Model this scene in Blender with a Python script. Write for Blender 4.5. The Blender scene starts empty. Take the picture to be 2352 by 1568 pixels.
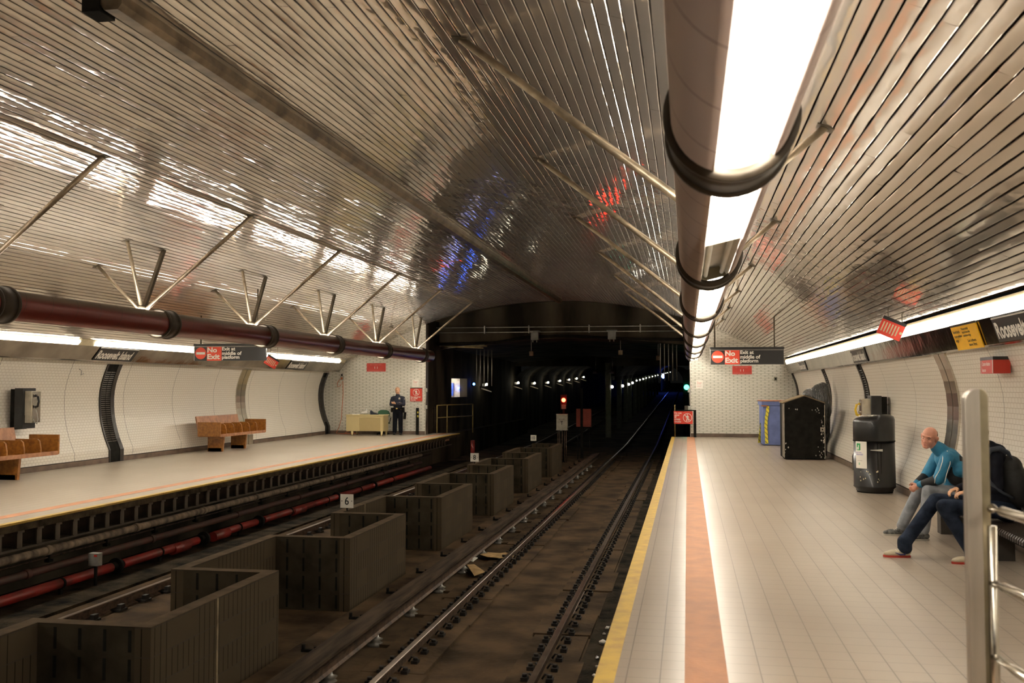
import bpy, bmesh, math, random
from math import sin, cos, pi, radians, atan, atan2, sqrt, floor
from mathutils import Vector, Matrix
random.seed(7)
S = bpy.context.scene
COL = S.collection

# ------------------------------------------------------------------ camera, world, exposure
EYE = 1.85
cd = bpy.data.cameras.new('camera'); cam = bpy.data.objects.new('camera', cd); COL.objects.link(cam)
cam.location = (0, 0, EYE)
cam.rotation_euler = (radians(90 + 2.672), 0, radians(10.144))
cd.sensor_width = 36.0; cd.lens = 36.0 * 2250 / 2352
cd.clip_start = 0.1; cd.clip_end = 600
cd.dof.use_dof = True; cd.dof.focus_distance = 21.0; cd.dof.aperture_fstop = 2.8
S.camera = cam
w = bpy.data.worlds.new('world'); S.world = w; w.use_nodes = True
w.node_tree.nodes['Background'].inputs[0].default_value = (0.010, 0.010, 0.009, 1)
w.node_tree.nodes['Background'].inputs[1].default_value = 0.35
S.view_settings.view_transform = 'Standard'; S.view_settings.look = 'None'
S.view_settings.exposure = 0.22; S.view_settings.gamma = 1.0; S.view_settings.use_curve_mapping = False
TUBE = 40.0      # platform tubes in the pipe
UPL = 30.0       # uplight tubes on top of the pipe
COVE = 12.0       # wall strip diffusers
WARM = (1.0, 0.928, 0.81)

# ------------------------------------------------------------------ materials
MATS = {}
def nt(name):
    m = bpy.data.materials.new(name); m.use_nodes = True
    t = m.node_tree; b = t.nodes['Principled BSDF']
    return m, t, b
def mat(name, col, rough=0.6, metal=0.0, var=0.12, scale=6.0, bump=0.0, bscale=40.0, col2=None, stretch=None, detail=4.0, aniso=0.0, coat=0.0, alpha=None):
    if name in MATS: return MATS[name]
    m, t, b = nt(name)
    tc = t.nodes.new('ShaderNodeTexCoord'); mp = t.nodes.new('ShaderNodeMapping')
    t.links.new(tc.outputs['Object'], mp.inputs[0])
    if stretch: mp.inputs['Scale'].default_value = stretch
    n = t.nodes.new('ShaderNodeTexNoise'); n.inputs['Scale'].default_value = scale; n.inputs['Detail'].default_value = detail
    t.links.new(mp.outputs[0], n.inputs['Vector'])
    mx = t.nodes.new('ShaderNodeMix'); mx.data_type = 'RGBA'
    c2 = col2 if col2 else tuple(c * (1 - var * 2.2) for c in col)
    c1 = col if col2 else tuple(min(1, c * (1 + var)) for c in col)
    mx.inputs[6].default_value = (*c1, 1); mx.inputs[7].default_value = (*c2, 1)
    r = t.nodes.new('ShaderNodeMapRange'); r.inputs[1].default_value = 0.35; r.inputs[2].default_value = 0.68
    t.links.new(n.outputs['Fac'], r.inputs[0]); t.links.new(r.outputs[0], mx.inputs[0])
    t.links.new(mx.outputs[2], b.inputs['Base Color'])
    b.inputs['Roughness'].default_value = rough; b.inputs['Metallic'].default_value = metal
    if coat: b.inputs['Coat Weight'].default_value = coat
    if rough >= 0.8 and metal == 0: b.inputs['Specular IOR Level'].default_value = 0.08
    if bump:
        n2 = t.nodes.new('ShaderNodeTexNoise'); n2.inputs['Scale'].default_value = bscale; n2.inputs['Detail'].default_value = 3
        t.links.new(mp.outputs[0], n2.inputs['Vector'])
        bp = t.nodes.new('ShaderNodeBump'); bp.inputs['Strength'].default_value = bump; bp.inputs['Distance'].default_value = 0.02
        t.links.new(n2.outputs['Fac'], bp.inputs['Height']); t.links.new(bp.outputs[0], b.inputs['Normal'])
    MATS[name] = m
    return m
def emat(name, col, st):
    if name in MATS: return MATS[name]
    m, t, b = nt(name)
    b.inputs['Base Color'].default_value = (0.8, 0.8, 0.8, 1)
    b.inputs['Emission Color'].default_value = (*col, 1); b.inputs['Emission Strength'].default_value = st
    MATS[name] = m
    return m
def M(t, op, a, b=None, clamp=False):
    n = t.nodes.new('ShaderNodeMath'); n.operation = op; n.use_clamp = clamp
    for i, v in enumerate((a, b)):
        if v is None: continue
        if isinstance(v, (int, float)): n.inputs[i].default_value = v
        else: t.links.new(v, n.inputs[i])
    return n.outputs[0]
def mixc(t, f, a, b):
    n = t.nodes.new('ShaderNodeMix'); n.data_type = 'RGBA'
    for i, v in ((0, f), (6, a), (7, b)):
        if isinstance(v, tuple): n.inputs[i].default_value = (*v, 1)
        elif isinstance(v, (int, float)): n.inputs[i].default_value = v
        else: t.links.new(v, n.inputs[i])
    return n.outputs[2]
def tile_mat(name, c_mid, c_edge, c_grout, tw, th, rough=0.3, joint=0.0, grout=0.03, coord='UV', off=(0, 0), bond=0.5, bump=0.5, var=0.10, gx=None, soil=None, pw=2.2):
    """rows of tiles with a sculpted (swelling) face: pale middle, darker ends"""
    m, t, b = nt(name)
    tc = t.nodes.new('ShaderNodeTexCoord'); sp = t.nodes.new('ShaderNodeSeparateXYZ')
    t.links.new(tc.outputs[coord], sp.inputs[0])
    u = M(t, 'DIVIDE', M(t, 'SUBTRACT', sp.outputs[0], off[0]), tw); v = M(t, 'DIVIDE', M(t, 'SUBTRACT', sp.outputs[1], off[1]), th)
    row = M(t, 'FLOOR', v)
    uu = M(t, 'ADD', u, M(t, 'MULTIPLY', M(t, 'FLOORED_MODULO', row, 2.0), bond))
    fu = M(t, 'FRACT', uu); fv = M(t, 'FRACT', v); colm = M(t, 'FLOOR', uu)
    du = M(t, 'ABSOLUTE', M(t, 'SUBTRACT', fu, 0.5)); dv = M(t, 'ABSOLUTE', M(t, 'SUBTRACT', fv, 0.5))
    cx = t.nodes.new('ShaderNodeCombineXYZ'); t.links.new(colm, cx.inputs[0]); t.links.new(row, cx.inputs[1])
    wn = t.nodes.new('ShaderNodeTexWhiteNoise'); wn.noise_dimensions = '2D'; t.links.new(cx.outputs[0], wn.inputs['Vector'])
    e = M(t, 'MULTIPLY', du, 2.0); e = M(t, 'POWER', e, pw)
    e = M(t, 'ADD', e, M(t, 'MULTIPLY', M(t, 'SUBTRACT', wn.outputs['Value'], 0.5), var * 4), clamp=True)
    c = mixc(t, e, c_mid, c_edge)
    gu = M(t, 'GREATER_THAN', du, 0.5 - (gx if gx else grout * th / tw)); gv = M(t, 'GREATER_THAN', dv, 0.5 - grout)
    g = M(t, 'MAXIMUM', gu, gv)
    if joint:
        ju = M(t, 'ABSOLUTE', M(t, 'SUBTRACT', M(t, 'FRACT', M(t, 'DIVIDE', sp.outputs[0], joint)), 0.5))
        jj = M(t, 'LESS_THAN', ju, 0.006 / joint)
        g2 = M(t, 'MULTIPLY', jj, 1.0)
        c = mixc(t, g, c, c_grout); c = mixc(t, g2, c, (0.05, 0.045, 0.035))
    else:
        c = mixc(t, g, c, c_grout)
    if soil:
        ns = t.nodes.new('ShaderNodeTexNoise'); ns.inputs['Scale'].default_value = soil[1]; ns.inputs['Detail'].default_value = 5
        t.links.new(tc.outputs['Object'], ns.inputs['Vector'])
        rr = t.nodes.new('ShaderNodeMapRange'); rr.inputs[1].default_value = 0.42; rr.inputs[2].default_value = 0.75; rr.inputs[4].default_value = soil[2]
        t.links.new(ns.outputs['Fac'], rr.inputs[0]); c = mixc(t, rr.outputs[0], c, soil[0])
    t.links.new(c, b.inputs['Base Color']); b.inputs['Roughness'].default_value = rough
    h = M(t, 'MULTIPLY', M(t, 'SUBTRACT', 1.0, g), M(t, 'ADD', M(t, 'MULTIPLY', M(t, 'SUBTRACT', 1.0, e), 0.4), 0.6))
    bp = t.nodes.new('ShaderNodeBump'); bp.inputs['Strength'].default_value = bump; bp.inputs['Distance'].default_value = 0.004
    t.links.new(h, bp.inputs['Height']); t.links.new(bp.outputs[0], b.inputs['Normal'])
    MATS[name] = m
    return m

wall_tile = tile_mat('wall_tile_glaze', (0.82, 0.775, 0.68), (0.75, 0.705, 0.61), (0.53, 0.46, 0.36), 0.118, 0.0655, rough=0.32, joint=2.44, grout=0.05, gx=0.018, bump=0.35, var=0.07)
end_tile = tile_mat('end_wall_tile_glaze', (0.76, 0.735, 0.655), (0.53, 0.525, 0.43), (0.36, 0.355, 0.28), 0.282, 0.0655, rough=0.30, grout=0.085, gx=0.022, bump=0.4, var=0.06, pw=5.0)
floor_tile = tile_mat('floor_tile_right', (0.40, 0.335, 0.265), (0.38, 0.315, 0.25), (0.16, 0.12, 0.085), 0.213, 0.213, rough=0.30, grout=0.012, coord='Object', off=(0.239, 0), bond=0.0, bump=0.25, var=0.10, gx=0.017, soil=((0.28, 0.22, 0.165), 0.7, 0.5))
floor_tile_l = tile_mat('floor_tile_left', (0.47, 0.41, 0.33), (0.44, 0.38, 0.30), (0.19, 0.15, 0.10), 0.213, 0.213, rough=0.34, grout=0.014, coord='Object', off=(-9.5, 0), bond=0.0, bump=0.2, var=0.12, soil=((0.33, 0.27, 0.20), 0.7, 0.5))

def slat_material():
    m, t, b = nt('ceiling_slat_metal')
    tc = t.nodes.new('ShaderNodeTexCoord'); mp = t.nodes.new('ShaderNodeMapping'); mp.inputs['Scale'].default_value = (1.0, 0.55, 1.0)
    t.links.new(tc.outputs['Object'], mp.inputs[0])
    n = t.nodes.new('ShaderNodeTexNoise'); n.inputs['Scale'].default_value = 5.5; n.inputs['Detail'].default_value = 2.0
    t.links.new(mp.outputs[0], n.inputs['Vector'])
    n2 = t.nodes.new('ShaderNodeTexNoise'); n2.inputs['Scale'].default_value = 1.1; n2.inputs['Detail'].default_value = 4
    t.links.new(tc.outputs['Object'], n2.inputs['Vector'])
    c = mixc(t, n2.outputs['Fac'], (0.84, 0.785, 0.72), (0.75, 0.69, 0.61))
    t.links.new(c, b.inputs['Base Color']); b.inputs['Metallic'].default_value = 1.0
    r = t.nodes.new('ShaderNodeMapRange'); r.inputs[3].default_value = 0.05; r.inputs[4].default_value = 0.11
    t.links.new(n2.outputs['Fac'], r.inputs[0]); t.links.new(r.outputs[0], b.inputs['Roughness'])
    bp = t.nodes.new('ShaderNodeBump'); bp.inputs['Strength'].default_value = 0.5; bp.inputs['Distance'].default_value = 0.010
    t.links.new(n.outputs['Fac'], bp.inputs['Height']); t.links.new(bp.outputs[0], b.inputs['Normal'])
    g2 = t.nodes.new('ShaderNodeBsdfPrincipled'); t.links.new(c, g2.inputs['Base Color']); g2.inputs['Metallic'].default_value = 1.0; g2.inputs['Roughness'].default_value = 0.62
    ms = t.nodes.new('ShaderNodeMixShader'); ms.inputs[0].default_value = 0.28
    t.links.new(b.outputs[0], ms.inputs[1]); t.links.new(g2.outputs[0], ms.inputs[2]); t.links.new(ms.outputs[0], t.nodes['Material Output'].inputs[0])
    return m
SLAT = slat_material()
DARK = mat('void_black', (0.02, 0.018, 0.015), 0.9)
VOIDBROWN = mat('plenum_brown', (0.055, 0.035, 0.022), 0.9, scale=2)
CONC = mat('track_concrete', (0.075, 0.049, 0.027), 0.85, var=0.3, scale=1.6, bump=0.4, bscale=14)
CONCD = mat('tunnel_concrete', (0.060, 0.050, 0.035), 0.9, var=0.35, scale=0.9, bump=0.4, bscale=8, stretch=(1, 1, 0.35))
BALL = mat('track_ballast_dirt', (0.028, 0.021, 0.013), 0.95, var=0.45, scale=3, bump=1.0, bscale=30)
ORANGE = mat('warning_strip_orange', (0.54, 0.245, 0.12), 0.62, var=0.10, scale=4, bump=0.2, bscale=25, col2=(0.42, 0.20, 0.11))
YELLOW = mat('edge_yellow_paint', (0.60, 0.40, 0.07), 0.6, col2=(0.44, 0.28, 0.07), scale=7)
PIPE = mat('pipe_maroon_enamel', (0.16, 0.045, 0.035), 0.33, metal=0.25, var=0.15, scale=2, coat=0.2)
COLLAR = mat('pipe_collar_bronze', (0.055, 0.042, 0.028), 0.5, metal=0.3)
def pipe_mat(name, base, dust):
    m, t, b = nt(name)
    g = t.nodes.new('ShaderNodeNewGeometry'); sp = t.nodes.new('ShaderNodeSeparateXYZ'); t.links.new(g.outputs['True Normal'], sp.inputs[0])
    r = t.nodes.new('ShaderNodeMapRange'); r.inputs[1].default_value = 0.25; r.inputs[2].default_value = 0.55; t.links.new(sp.outputs[2], r.inputs[0])
    tc = t.nodes.new('ShaderNodeTexCoord'); so = t.nodes.new('ShaderNodeSeparateXYZ'); t.links.new(tc.outputs['Object'], so.inputs[0])
    tw_ = M(t, 'ADD', M(t, 'DIVIDE', so.outputs[1], 0.62), M(t, 'DIVIDE', M(t, 'ARCTAN2', so.outputs[0], so.outputs[2]), 2*pi))
    seam = M(t, 'LESS_THAN', M(t, 'FRACT', tw_), 0.022)
    cc = mixc(t, r.outputs[0], base, dust); t.links.new(mixc(t, M(t, 'MULTIPLY', seam, 0.6), cc, (0.05, 0.03, 0.025)), b.inputs['Base Color']); b.inputs['Metallic'].default_value = 0.2
    t.links.new(M(t, 'ADD', M(t, 'MULTIPLY', r.outputs[0], 0.35), 0.30), b.inputs['Roughness'])
    return m
PIPEL = pipe_mat('pipe_maroon_dusty', (0.17, 0.032, 0.026), (0.11, 0.078, 0.05))
PIPER = pipe_mat('pipe_brown_enamel', (0.43, 0.34, 0.30), (0.33, 0.25, 0.18))
STRUT = mat('strut_bronze', (0.42, 0.35, 0.25), 0.36, metal=0.6, var=0.15, scale=8)
STRUTD = mat('strut_dark', (0.10, 0.08, 0.05), 0.5, metal=0.4)
WHITE = mat('reflector_white', (0.78, 0.76, 0.70), 0.5, var=0.03)
CREAM = mat('cove_cream', (0.75, 0.66, 0.45), 0.5, var=0.05)
STEEL = mat('stainless_steel', (0.60, 0.56, 0.49), 0.24, metal=1.0, var=0.06, scale=3)
STEELB = mat('brushed_steel', (0.50, 0.455, 0.40), 0.42, metal=0.9, var=0.06, scale=20, stretch=(1, 1, 0.1))
FASCIA = mat('fascia_polished_metal', (0.36, 0.325, 0.285), 0.12, metal=1.0, var=0.2, scale=1.2, bump=0.25, bscale=2.6)
BLACK = mat('black_paint', (0.018, 0.018, 0.018), 0.35, var=0.2)
BLACKM = mat('black_matte', (0.014, 0.013, 0.011), 0.8, var=0.2)
RED = mat('sign_red', (0.62, 0.045, 0.025), 0.4, var=0.04)
SWHITE = mat('sign_white', (0.88, 0.85, 0.77), 0.5, var=0.02)
SBLACK = mat('sign_black', (0.018, 0.017, 0.017), 0.35, var=0.05)
SYEL = mat('sign_yellow', (0.95, 0.52, 0.01), 0.4, var=0.03)
INK = mat('ink_grey', (0.12, 0.10, 0.09), 0.6)
INKR = mat('ink_red', (0.65, 0.18, 0.14), 0.6)
INKB = mat('ink_blue', (0.16, 0.15, 0.50), 0.6)
GREENP = mat('print_green', (0.05, 0.36, 0.12), 0.5)
BASEB = mat('baseboard_brown', (0.15, 0.105, 0.075), 0.5, var=0.2, scale=3)
BLOCK = None
RUST = mat('rail_rust', (0.10, 0.062, 0.038), 0.6, metal=0.4, var=0.3, scale=12)
RAILTOP = mat('rail_head_polished', (0.24, 0.19, 0.145), 0.34, metal=0.9, var=0.15, scale=4)
REDPIPE = mat('red_pipe_paint', (0.30, 0.022, 0.018), 0.38, col2=(0.12, 0.025, 0.018), scale=3)
REDPIPED = mat('red_pipe_dusty', (0.10, 0.04, 0.03), 0.6, col2=(0.06, 0.04, 0.03), scale=4)
GREYPIPE = mat('lagged_pipe', (0.34, 0.27, 0.19), 0.75, col2=(0.10, 0.075, 0.055), scale=5, stretch=(1, 1.6, 1))
WOOD = mat('bench_oak', (0.36, 0.145, 0.025), 0.35, col2=(0.20, 0.075, 0.014), scale=5, stretch=(3, 0.6, 3), coat=0.2)
WOODT = mat('bench_oak_worn', (0.42, 0.20, 0.10), 0.45, col2=(0.24, 0.10, 0.05), scale=9)
WOODD = mat('bench_dark_slats', (0.035, 0.025, 0.018), 0.4, var=0.2)
GALV = mat('galvanised', (0.42, 0.41, 0.36), 0.4, metal=0.6)
SKIN = mat('skin_tone', (0.62, 0.29, 0.20), 0.5, var=0.08, scale=14, bump=0.06, bscale=120)
SKIN2 = mat('skin_tone_tan', (0.60, 0.33, 0.19), 0.5, var=0.08, scale=14)
HAIR = mat('hair_brown_grey', (0.10, 0.065, 0.045), 0.8, var=0.2)
LIP = mat('lip_tone', (0.48, 0.17, 0.13), 0.5)
EYEW = mat('eye_white', (0.40, 0.30, 0.26), 0.4)
EYED = mat('eye_dark', (0.04, 0.03, 0.025), 0.3)

# ------------------------------------------------------------------ mesh builder
def frame(d, hint=(0, 0, 1)):
    d = Vector(d).normalized(); h = Vector(hint)
    if abs(d.dot(h)) > 0.95: h = Vector((1, 0, 0))
    a = d.cross(h).normalized(); b = a.cross(d).normalized()
    return a, b, d
class MB:
    def __init__(s): s.bm = bmesh.new()
    def poly(s, pts):
        vs = [s.bm.verts.new(p) for p in pts]
        return s.bm.faces.new(vs)
    def box(s, x0, x1, y0, y1, z0, z1, R=None, c=None):
        P = [Vector(p) for p in ((x0,y0,z0),(x1,y0,z0),(x1,y1,z0),(x0,y1,z0),(x0,y0,z1),(x1,y0,z1),(x1,y1,z1),(x0,y1,z1))]
        if R is not None:
            c = Vector(c); P = [c + R @ (p - c) for p in P]
        v = [s.bm.verts.new(p) for p in P]
        for f in ((0,3,2,1),(4,5,6,7),(0,1,5,4),(1,2,6,5),(2,3,7,6),(3,0,4,7)): s.bm.faces.new([v[i] for i in f])
        return s
    def tube(s, a, b, r, r2=None, n=12, cap=True, hint=(0,0,1)):
        a = Vector(a); b = Vector(b); r2 = r if r2 is None else r2
        u, w_, _ = frame(b - a, hint)
        A = [s.bm.verts.new(a + (u*cos(2*pi*i/n) + w_*sin(2*pi*i/n))*r) for i in range(n)]
        B = [s.bm.verts.new(b + (u*cos(2*pi*i/n) + w_*sin(2*pi*i/n))*r2) for i in range(n)]
        for i in range(n):
            f = s.bm.faces.new((A[i], A[(i+1)%n], B[(i+1)%n], B[i])); f.smooth = True
        if cap: s.bm.faces.new(A[::-1]); s.bm.faces.new(B)
        return s
    def path(s, pts, r, n=8, closed=False):
        pts = [Vector(p) for p in pts]; rings = []
        prev = None
        for i, p in enumerate(pts):
            d = (pts[min(i+1, len(pts)-1)] - pts[max(i-1, 0)]).normalized()
            if prev is None: u, w_, _ = frame(d)
            else:
                u = (prev - d*prev.dot(d)).normalized(); w_ = d.cross(u)
            prev = u
            rr = r[i] if isinstance(r, (list, tuple)) else r
            rings.append([s.bm.verts.new(p + (u*cos(2*pi*k/n) + w_*sin(2*pi*k/n))*rr) for k in range(n)])
        for a, b in zip(rings, rings[1:]):
            for k in range(n):
                f = s.bm.faces.new((a[k], a[(k+1)%n], b[(k+1)%n], b[k])); f.smooth = True
        s.bm.faces.new(rings[0][::-1]); s.bm.faces.new(rings[-1])
        return s
    def lathe(s, prof, c=(0,0,0), n=24, sx=1, sy=1, smooth=True):
        c = Vector(c); rings = []
        for r, z in prof:
            rings.append([s.bm.verts.new(c + Vector((r*sx*cos(2*pi*k/n), r*sy*sin(2*pi*k/n), z))) for k in range(n)])
        for a, b in zip(rings, rings[1:]):
            for k in range(n):
                f = s.bm.faces.new((a[k], a[(k+1)%n], b[(k+1)%n], b[k])); f.smooth = smooth
        s.bm.faces.new(rings[0][::-1]); s.bm.faces.new(rings[-1])
        return s
    def ell(s, c, r, R=None, n=16, m=10):
        c = Vector(c); R = R or Matrix.Identity(3); rows = []
        top = s.bm.verts.new(c + R @ Vector((0,0,r[2]))); bot = s.bm.verts.new(c - R @ Vector((0,0,r[2])))
        for j in range(1, m):
            th = pi*j/m
            rows.append([s.bm.verts.new(c + R @ Vector((r[0]*sin(th)*cos(2*pi*k/n), r[1]*sin(th)*sin(2*pi*k/n), r[2]*cos(th)))) for k in range(n)])
        for k in range(n):
            s.bm.faces.new((top, rows[0][k], rows[0][(k+1)%n])).smooth = True
            s.bm.faces.new((bot, rows[-1][(k+1)%n], rows[-1][k])).smooth = True
            for a, b in zip(rows, rows[1:]):
                s.bm.faces.new((a[k], b[k], b[(k+1)%n], a[(k+1)%n])).smooth = True
        return s
    def cap(s, a, b, ra, rb, n=14, flat=1.0, hint=(0,0,1)):
        """tapered capsule"""
        a = Vector(a); b = Vector(b); d = b - a; L = d.length
        u, w_, dn = frame(d, hint); rings = []
        st = [(-ra*0.98, ra*0.2), (-ra*0.8, ra*0.6), (-ra*0.45, ra*0.89), (0, ra)]
        st += [(L, rb), (L+rb*0.45, rb*0.89), (L+rb*0.8, rb*0.6), (L+rb*0.98, rb*0.2)]
        for h, r in st:
            rings.append([s.bm.verts.new(a + dn*h + (u*cos(2*pi*k/n) + w_*sin(2*pi*k/n)*flat)*r) for k in range(n)])
        for p, q in zip(rings, rings[1:]):
            for k in range(n): s.bm.faces.new((p[k], p[(k+1)%n], q[(k+1)%n], q[k])).smooth = True
        s.bm.faces.new(rings[0][::-1]); s.bm.faces.new(rings[-1])
        return s
    def sweep(s, prof, y0, y1, closed=False, smooth=False, uv=False, steps=1, cap=False):
        """profile (x, z) swept along Y"""
        uvl = s.bm.loops.layers.uv.verify() if uv else None
        L = [0]
        for a, b in zip(prof, prof[1:]): L.append(L[-1] + sqrt((a[0]-b[0])**2 + (a[1]-b[1])**2))
        ys = [y0 + (y1-y0)*i/steps for i in range(steps+1)]
        rows = [[s.bm.verts.new((x, y, z)) for (x, z) in prof] for y in ys]
        n = len(prof)
        for j in range(steps):
            for i in range(n if closed else n-1):
                k = (i+1) % n
                f = s.bm.faces.new((rows[j][i], rows[j][k], rows[j+1][k], rows[j+1][i])); f.smooth = smooth
                if uv:
                    for lp, (yy, ll) in zip(f.loops, ((ys[j], L[i]), (ys[j], L[k]), (ys[j+1], L[k]), (ys[j+1], L[i]))): lp[uvl].uv = (yy, ll)
        if cap: s.bm.faces.new(rows[0][::-1]); s.bm.faces.new(rows[-1])
        return s
    def prism(s, pts, o, ux, uy, t):
        """outline pts (a,b) in the plane (ux,uy) at o, thickness t along the normal"""
        o = Vector(o); ux = Vector(ux).normalized(); uy = Vector(uy).normalized(); n = ux.cross(uy)
        A = [s.bm.verts.new(o + ux*a + uy*b) for a, b in pts]; B = [s.bm.verts.new(o + ux*a + uy*b + n*t) for a, b in pts]
        s.bm.faces.new(A[::-1]); s.bm.faces.new(B)
        for i in range(len(pts)):
            k = (i+1) % len(pts); s.bm.faces.new((A[i], A[k], B[k], B[i]))
        return s
    def mesh(s, name, fix=True):
        if fix: bmesh.ops.recalc_face_normals(s.bm, faces=s.bm.faces[:])
        me = bpy.data.meshes.new(name); s.bm.to_mesh(me); s.bm.free(); return me
    def build(s, name, m, parent=None, fix=True, bevel=0.0):
        if bevel:
            bmesh.ops.recalc_face_normals(s.bm, faces=s.bm.faces[:])
            bmesh.ops.bevel(s.bm, geom=[e for e in s.bm.edges if len(e.link_faces) == 2 and e.calc_face_angle(0) > 0.6], offset=bevel, segments=2, affect='EDGES', profile=0.6)
        me = s.mesh(name, fix); me.materials.append(m)
        o = bpy.data.objects.new(name, me); COL.objects.link(o)
        if parent: o.parent = parent
        return o
def tag(o, label=None, cat=None, group=None, kind=None):
    if label: o['label'] = label
    if cat: o['category'] = cat
    if group: o['group'] = group
    if kind: o['kind'] = kind
    return o
def thing(name, label, cat, loc=(0,0,0), rz=0, group=None):
    o = bpy.data.objects.new(name, None); COL.objects.link(o); o.location = loc; o.rotation_euler = (0,0,rz); o.empty_display_size = 0.2
    return tag(o, label, cat, group)
def struct(name, mb, m, label=None, **k):
    o = mb.build(name, m, **k); o['kind'] = 'structure'
    if label: o['label'] = label
    return o
def copy_tree(o, parent=None):
    c = o.copy(); COL.objects.link(c); c.parent = parent
    for ch in list(o.children): copy_tree(ch, c)
    return c
def loc(o, l, rz=None):
    o.location = l
    if rz is not None: o.rotation_euler = (0, 0, rz)
    return o
def text(parent, name, s, o, ux, uy, h, width=None, m=SWHITE, bold=0.0, depth=0.002, line=1.0, align='LEFT'):
    cu = bpy.data.curves.new(name, 'FONT'); cu.body = s; cu.size = 1.0; cu.offset = bold; cu.extrude = 0.0; cu.space_line = line; cu.align_x = align
    cu.resolution_u = 3
    ob = bpy.data.objects.new('tmp', cu); COL.objects.link(ob)
    dg = bpy.context.evaluated_depsgraph_get(); me = bpy.data.meshes.new_from_object(ob.evaluated_get(dg))
    bpy.data.objects.remove(ob); bpy.data.curves.remove(cu)
    ys = [v.co.y for v in me.vertices]; xs = [v.co.x for v in me.vertices]
    ux = Vector(ux).normalized(); uy = Vector(uy).normalized(); n = ux.cross(uy); o = Vector(o)
    sy = h / (max(ys) - min(ys)); sx = (width / (max(xs) - min(xs))) if width else sy
    x0, y0 = min(xs), min(ys)
    for v in me.vertices: v.co = o + ux*((v.co.x - x0)*sx) + uy*((v.co.y - y0)*sy) + n*depth
    me.name = name; me.materials.clear(); me.materials.append(m)
    t = bpy.data.objects.new(name, me); COL.objects.link(t); t.parent = parent
    return t
def remesh_obj(mb, name, m, parent, voxel=0.012, smooth=3, decim=None):
    me = mb.mesh(name); ob = bpy.data.objects.new(name, me); COL.objects.link(ob)
    r = ob.modifiers.new('r', 'REMESH'); r.mode = 'VOXEL'; r.voxel_size = voxel; r.use_smooth_shade = True
    if smooth:
        sm = ob.modifiers.new('s', 'SMOOTH'); sm.iterations = smooth; sm.factor = 0.5
    dg = bpy.context.evaluated_depsgraph_get(); m2 = bpy.data.meshes.new_from_object(ob.evaluated_get(dg))
    bpy.data.objects.remove(ob); bpy.data.meshes.remove(me)
    m2.name = name; m2.materials.clear(); m2.materials.append(m)
    for p in m2.polygons: p.use_smooth = True
    o = bpy.data.objects.new(name, m2); COL.objects.link(o)
    if parent: o.parent = parent
    return o

# ------------------------------------------------------------------ main dimensions (metres; platform top z = 0)
XRW, XLW = 3.68, -14.05          # foot of the side walls
XRE, XLE = -0.60, -9.06          # platform edges
YB, YE = -4.0, 37.3              # station length
XC = -4.95
ARCH = [(0,5.17),(0.8,5.16),(1.6,5.10),(2.6,4.96),(3.3,4.84),(4.0,4.70),(4.9,4.44),(6,4.0),(7,3.55),(8,3.08),(9.3,2.47)]
def _zl(d):
    d = abs(d)
    for (a, za), (b, zb) in zip(ARCH, ARCH[1:]):
        if d <= b: return za + (zb-za)*(d-a)/(b-a)
    return ARCH[-1][1] - (d - ARCH[-1][0])*0.46
def zc(x):
    d = abs(x - XC)
    return sum(_zl(d + k*0.12) for k in range(-7, 8)) / 15.0
XCR, XCL = 3.50, -13.28          # where the ceiling stops
ZT = -1.17                       # track bed

# ------------------------------------------------------------------ ceiling
def slat_ceiling():
    # walk the arch and lay slats
    pts = []; x = XCL
    while x < XCR:
        pts.append((x, zc(x))); x += 0.01
    L = [0]
    for a, b in zip(pts, pts[1:]): L.append(L[-1] + sqrt((b[0]-a[0])**2 + (b[1]-a[1])**2))
    def at(s):
        lo = 0
        import bisect
        i = min(max(bisect.bisect(L, s) - 1, 0), len(L)-2)
        f = (s - L[i]) / (L[i+1]-L[i]); return (pts[i][0] + (pts[i+1][0]-pts[i][0])*f, pts[i][1] + (pts[i+1][1]-pts[i][1])*f)
    pitch = 0.108; wd = 0.0925; n = int(L[-1] / pitch)
    mb = MB(); bm = mb.bm
    for k in range(n):
        s0 = k*pitch + 0.008; p0 = Vector(at(s0)); p1 = Vector(at(s0 + wd)); d = (p1-p0).normalized(); nn = Vector((-d.y, d.x))
        # split in lengths
        y = YB - random.random()*3
        while y < YE - 0.05:
            y1 = min(y + random.choice([3.66, 4.88, 4.88]), YE - 0.02)
            m_ = max(2, int((y1-y)/0.30)); rows = []
            tw = random.gauss(0, 0.012)
            for j in range(m_+1):
                yy = y + 0.002 + (y1 - y - 0.004)*j/m_
                sag = random.gauss(0, 0.0009); t2 = tw + random.gauss(0, 0.020); sh = random.gauss(0, 0.0012)
                def P(a, h):  # a across, h up
                    q = p0 + d*(a+sh) + nn*(h + sag + (a - wd/2)*t2); return bm.verts.new((q.x, yy, q.y))
                rows.append([P(-0.001, 0.022), P(-0.001, 0.003), P(0.003, 0.0), P(0.003, 0.0), P(wd/2, -0.0010), P(wd-0.003, 0.0), P(wd-0.003, 0.0), P(wd+0.001, 0.003), P(wd+0.001, 0.022)])
            for a, b in zip(rows, rows[1:]):
                for i in (0, 1, 3, 4, 6, 7):
                    f = bm.faces.new((a[i], a[i+1], b[i+1], b[i])); f.smooth = i in (3, 4)
            y = y1
    o = mb.build('ceiling', SLAT, fix=False); o['kind'] = 'structure'; o['label'] = 'curved ceiling of long polished metal slats'
    b = MB(); pr = [(x_, z_ + 0.075) for x_, z_ in pts[::12]]
    pr = [(XCL - 0.05, pr[0][1] - 0.02)] + pr + [(XCR + 0.05, zc(XCR) + 0.05)]
    b.sweep(pr, YB, YE)
    bk = b.build('plenum', VOIDBROWN, o)
slat_ceiling()
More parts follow.
